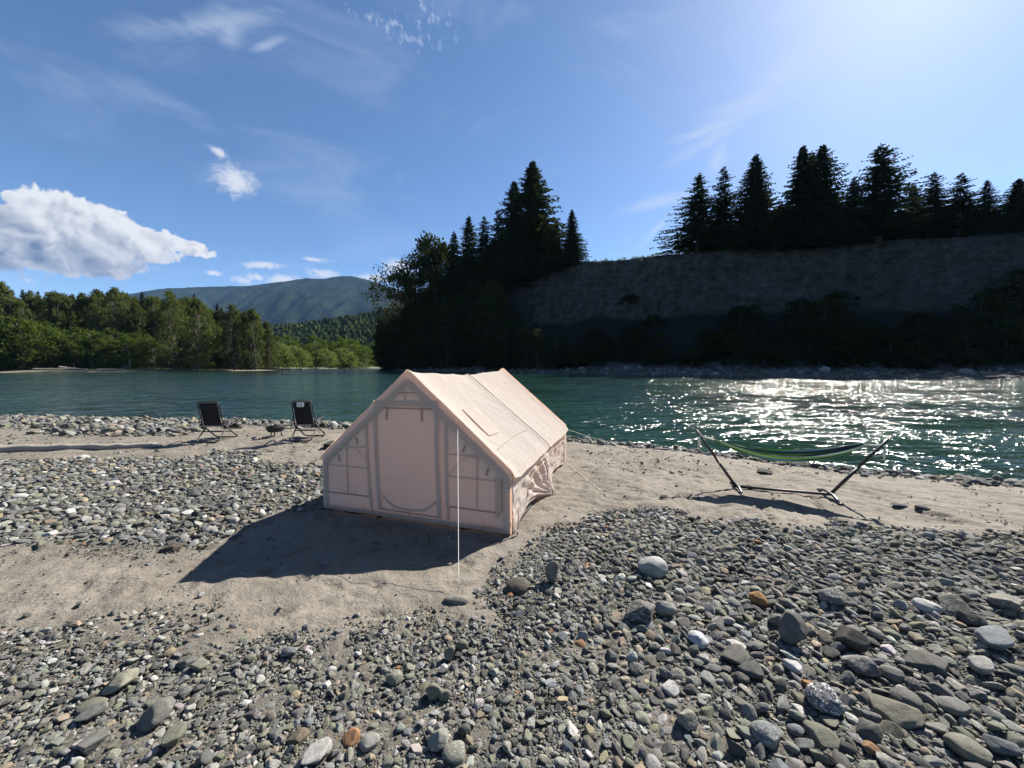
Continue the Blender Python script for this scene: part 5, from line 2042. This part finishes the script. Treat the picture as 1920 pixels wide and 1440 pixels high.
# fine grit washed in between, nothing to pick apart singly
n = 210000
gx, gy = rng.uniform(-9, 9, n), 1.5 + 5.5 * rng.random(n) ** 1.5
keep = (gravel_mask(gx, gy) * 1.15 - 0.1 > rng.random(n)) & (np.abs(gx) < 1.42 * gy + 0.4)
gx, gy = gx[keep], gy[keep]
g_r = rng.uniform(0.0035, 0.0105, len(gx)) * (0.75 + 0.09 * gy)
g_n = len(gx)
gp_ = rng.choice(len(PALETTE), g_n, p=PW)
ax_, ay_ = np.concatenate([ax_, gx]), np.concatenate([ay_, gy])
SX, SY = np.concatenate([SX, g_r * 1.2]), np.concatenate([SY, g_r * rng.uniform(0.6, 1.1, g_n)])
SZ = np.concatenate([SZ, g_r * rng.uniform(0.4, 0.8, g_n)])
TI = np.concatenate([TI, PCOL[gp_] * rng.uniform(0.7, 1.35, (g_n, 1))])
pal, mark = np.concatenate([pal, gp_]), np.concatenate([mark, np.zeros(g_n)])
rot = np.concatenate([rot, np.stack([rng.normal(0, 0.5, g_n), rng.normal(0, 0.5, g_n), rng.uniform(0, 6.28, g_n)], 1)])
var, sink = np.concatenate([var, rng.integers(0, NVAR, g_n)]), np.concatenate([sink, rng.uniform(-0.3, 0.4, g_n)])
K = len(ax_)

HX = np.array([r[0] for r in rows]); HY = np.array([r[1] for r in rows])
AX = np.concatenate([HX, ax_]); AY = np.concatenate([HY, ay_])
ASX = np.concatenate([[r[2] for r in rows], SX]); ASY = np.concatenate([[r[3] for r in rows], SY]); ASZ = np.concatenate([[r[4] for r in rows], SZ])
AROT = np.concatenate([np.array([(r[6], r[7], r[5]) for r in rows]), rot])
AVAR = np.concatenate([[r[8] for r in rows], var]); APAL = np.concatenate([[r[9] for r in rows], pal])
ATI = np.concatenate([np.array([r[10] for r in rows]), TI]); AMK = np.concatenate([[r[11] for r in rows], mark])
ASK = np.concatenate([[r[12] for r in rows], sink])
AZ = ground_h(AX, AY)[0] + ASZ * (1 - 2 * ASK * 0.6)
LAB = [r[13] for r in rows] + [None] * K
# the ones that show largest become stones of their own
size_px = np.sqrt(ASX * np.maximum(ASZ, ASY * 0.45)) * 2 / np.maximum(AY, 0.5) * F_PX
px_ = 960 + F_PX * AX / AY
py_ = 720 + F_PX * ((EYE - AZ) / AY - math.tan(TILT))
vis = (px_ > -5) & (px_ < 1925) & (py_ < 1445) & (AY > 1.2)
score = np.where(vis, size_px, 0)
score[:NHAND] += 1000
top = np.argsort(-score)[:300]
is_top = np.zeros(len(AX), bool)
is_top[top] = True

LAND = [(AX[i], AY[i], LAB[i]) for i in range(NHAND)]
SHORT = {}


def where_words(i):
    x, y = AX[i], AY[i]
    if poly_sd(np.array([x]), np.array([y]), ZONES['rshore'])[0] > -0.3:
        return 'at the waterline beyond the hammock' if x > 3 else 'at the waterline behind the tent'
    if poly_sd(np.array([x]), np.array([y]), ZONES['lshore'])[0] > -0.4:
        return 'on the shore bank behind the chairs' if x > -10 else 'on the shore bank behind the drift log'
    if poly_sd(np.array([x]), np.array([y]), ZONES['left'])[0] > -0.2:
        return 'in the cobble field left of the tent'
    j = min(range(NHAND), key=lambda k: (LAND[k][0] - x) ** 2 + (LAND[k][1] - y) ** 2)
    name = ' '.join(LAND[j][2].split()[:4])
    name = {'the': ''}.get(name, name)
    side = 'right of' if x > LAND[j][0] + 0.04 else ('left of' if x < LAND[j][0] - 0.04 else ('behind' if y > LAND[j][1] else 'in front of'))
    return '%s the %s' % (side, KEYN[j])


def keyname(lab):
    w = lab.replace(',', '').split()
    out = []
    for q in w:
        out.append(q)
        if q in ('boulder', 'stone', 'slab', 'pebble', 'cobble', 'block', 'chip', 'half', 'oval'):
            break
    return ' '.join(out[:5])


KEYN = [keyname(l[2]) for l in LAND]
for i in top:
    o = bpy.data.objects.new('boulder' if LAB[i] and 'boulder' in LAB[i] else 'stone', STONES[AVAR[i]])
    COL.objects.link(o)
    o.location = (AX[i], AY[i], AZ[i])
    o.rotation_euler = tuple(AROT[i])
    o.scale = (ASX[i], ASY[i], ASZ[i])
    o['tint'] = [float(c) for c in ATI[i]]
    o['mark'] = float(AMK[i])
    if LAB[i]:
        lab = LAB[i]
    else:
        fr = ASZ[i] / ASX[i]
        shape = 'flat' if fr < 0.45 else ('rounded' if AVAR[i] % 4 < 2 else 'angular')
        big = 'large' if ASX[i] > 0.10 else ('mid-sized' if ASX[i] > 0.055 else 'small')
        lab = '%s %s %s stone %s' % (big, shape, PALETTE[int(APAL[i])][0], where_words(i))
    tag(o, lab, 'stone', 'stones of the gravel bar')

# the rest of the shingle, and rubble under the bluff, as one mass
rest = ~is_top
n_far = 4500
fs = rng.uniform(20, 330, n_far)
ft = rng.uniform(-0.005, 0.20, n_far)
fx, fy, fz, _ = cliff_at(fs, ft)
fr_ = 0.16 * (1 - rng.random(n_far) * 0.985) ** -0.5
fr_ = np.minimum(fr_, 1.3)
FC = PCOL[rng.choice([0, 1, 3, 3, 0], n_far)] * 0.7 * rng.uniform(0.7, 1.3, (n_far, 1))
bx, by, bz = cliff_point_px(1545, 0.14)
fx[0], fy[0], fz[0], fr_[0], FC[0] = bx, by, bz + 0.3, 1.1, (0.32, 0.32, 0.31)
PX = np.concatenate([AX[rest], fx]); PY = np.concatenate([AY[rest], fy]); PZ = np.concatenate([AZ[rest], fz + fr_ * 0.15])
PS = np.concatenate([np.stack([ASX[rest], ASY[rest], ASZ[rest]], 1), np.stack([fr_, fr_ * 0.8, fr_ * 0.6], 1)])
PR = np.concatenate([AROT[rest], np.stack([rng.normal(0, 0.2, n_far), rng.normal(0, 0.2, n_far), rng.uniform(0, 6.28, n_far)], 1)])
PT = np.concatenate([ATI[rest], FC]); PM = np.concatenate([AMK[rest], np.zeros(n_far)])
PV = np.concatenate([AVAR[rest], rng.integers(0, NVAR, n_far)])


def build_gravel():
    me = bpy.data.meshes.new('gravel')
    me.vertices.add(len(PX))
    me.vertices.foreach_set('co', np.stack([PX, PY, PZ], 1).astype(np.float32).ravel())
    for nm, arr, ty in (('rot', PR, 'FLOAT_VECTOR'), ('scl', PS, 'FLOAT_VECTOR')):
        a = me.attributes.new(nm, ty, 'POINT')
        a.data.foreach_set('vector', arr.astype(np.float32).ravel())
    a = me.attributes.new('tint', 'FLOAT_COLOR', 'POINT')
    a.data.foreach_set('color', np.concatenate([PT, np.ones((len(PT), 1))], 1).astype(np.float32).ravel())
    a = me.attributes.new('mark', 'FLOAT', 'POINT')
    a.data.foreach_set('value', PM.astype(np.float32))
    a = me.attributes.new('vid', 'INT', 'POINT')
    a.data.foreach_set('value', PV.astype(np.int32))
    me.update()
    o = link('gravel', me)
    me.materials.append(M['stone'])
    tag(o, 'grey river gravel and cobbles covering the bar around the sand', 'gravel', kind='stuff')
    pc = bpy.data.collections.new('pebble_shapes')
    for i, sm in enumerate(STONES):
        pc.objects.link(bpy.data.objects.new('pebble_%02d' % i, sm))
    ng = bpy.data.node_groups.new('shingle', 'GeometryNodeTree')
    ng.interface.new_socket('Geometry', in_out='INPUT', socket_type='NodeSocketGeometry')
    ng.interface.new_socket('Geometry', in_out='OUTPUT', socket_type='NodeSocketGeometry')
    N = ng.nodes
    gi, go = N.new('NodeGroupInput'), N.new('NodeGroupOutput')
    ci = N.new('GeometryNodeCollectionInfo')
    ci.inputs['Collection'].default_value = pc
    ci.inputs['Separate Children'].default_value = True
    ci.inputs['Reset Children'].default_value = True
    ip = N.new('GeometryNodeInstanceOnPoints')
    ip.inputs['Pick Instance'].default_value = True

    def attr(nm, ty):
        n = N.new('GeometryNodeInputNamedAttribute')
        n.data_type = ty
        n.inputs['Name'].default_value = nm
        return n.outputs['Attribute']
    L = ng.links.new
    L(gi.outputs[0], ip.inputs['Points'])
    L(ci.outputs[0], ip.inputs['Instance'])
    L(attr('vid', 'INT'), ip.inputs['Instance Index'])
    e2r = N.new('FunctionNodeEulerToRotation')
    L(attr('rot', 'FLOAT_VECTOR'), e2r.inputs[0])
    L(e2r.outputs[0], ip.inputs['Rotation'])
    L(attr('scl', 'FLOAT_VECTOR'), ip.inputs['Scale'])
    L(ip.outputs[0], go.inputs[0])
    md = o.modifiers.new('shingle', 'NODES')
    md.node_group = ng


build_gravel()
print('stones', len(AX))


# ------------------------------------------------------------------ air
def build_haze():
    m = MB()
    m.box((-8600, -8600, -30), (8600, 8600, 1500))
    o = link('haze', m.mesh('haze', False))
    mt = bpy.data.materials.new('valley_air')
    mt.use_nodes = True
    nt = mt.node_tree
    nt.nodes.clear()
    out = nt.nodes.new('ShaderNodeOutputMaterial')
    v = nt.nodes.new('ShaderNodeVolumePrincipled')
    v.inputs['Color'].default_value = (0.32, 0.55, 1.0, 1)
    v.inputs['Density'].default_value = 0.000024
    v.inputs['Anisotropy'].default_value = 0.0
    nt.links.new(v.outputs[0], out.inputs['Volume'])
    o.data.materials.append(mt)
    tag(o, 'thin blue summer haze in the valley air', 'haze', kind='stuff')


HAZE = True
if HAZE:
    build_haze()
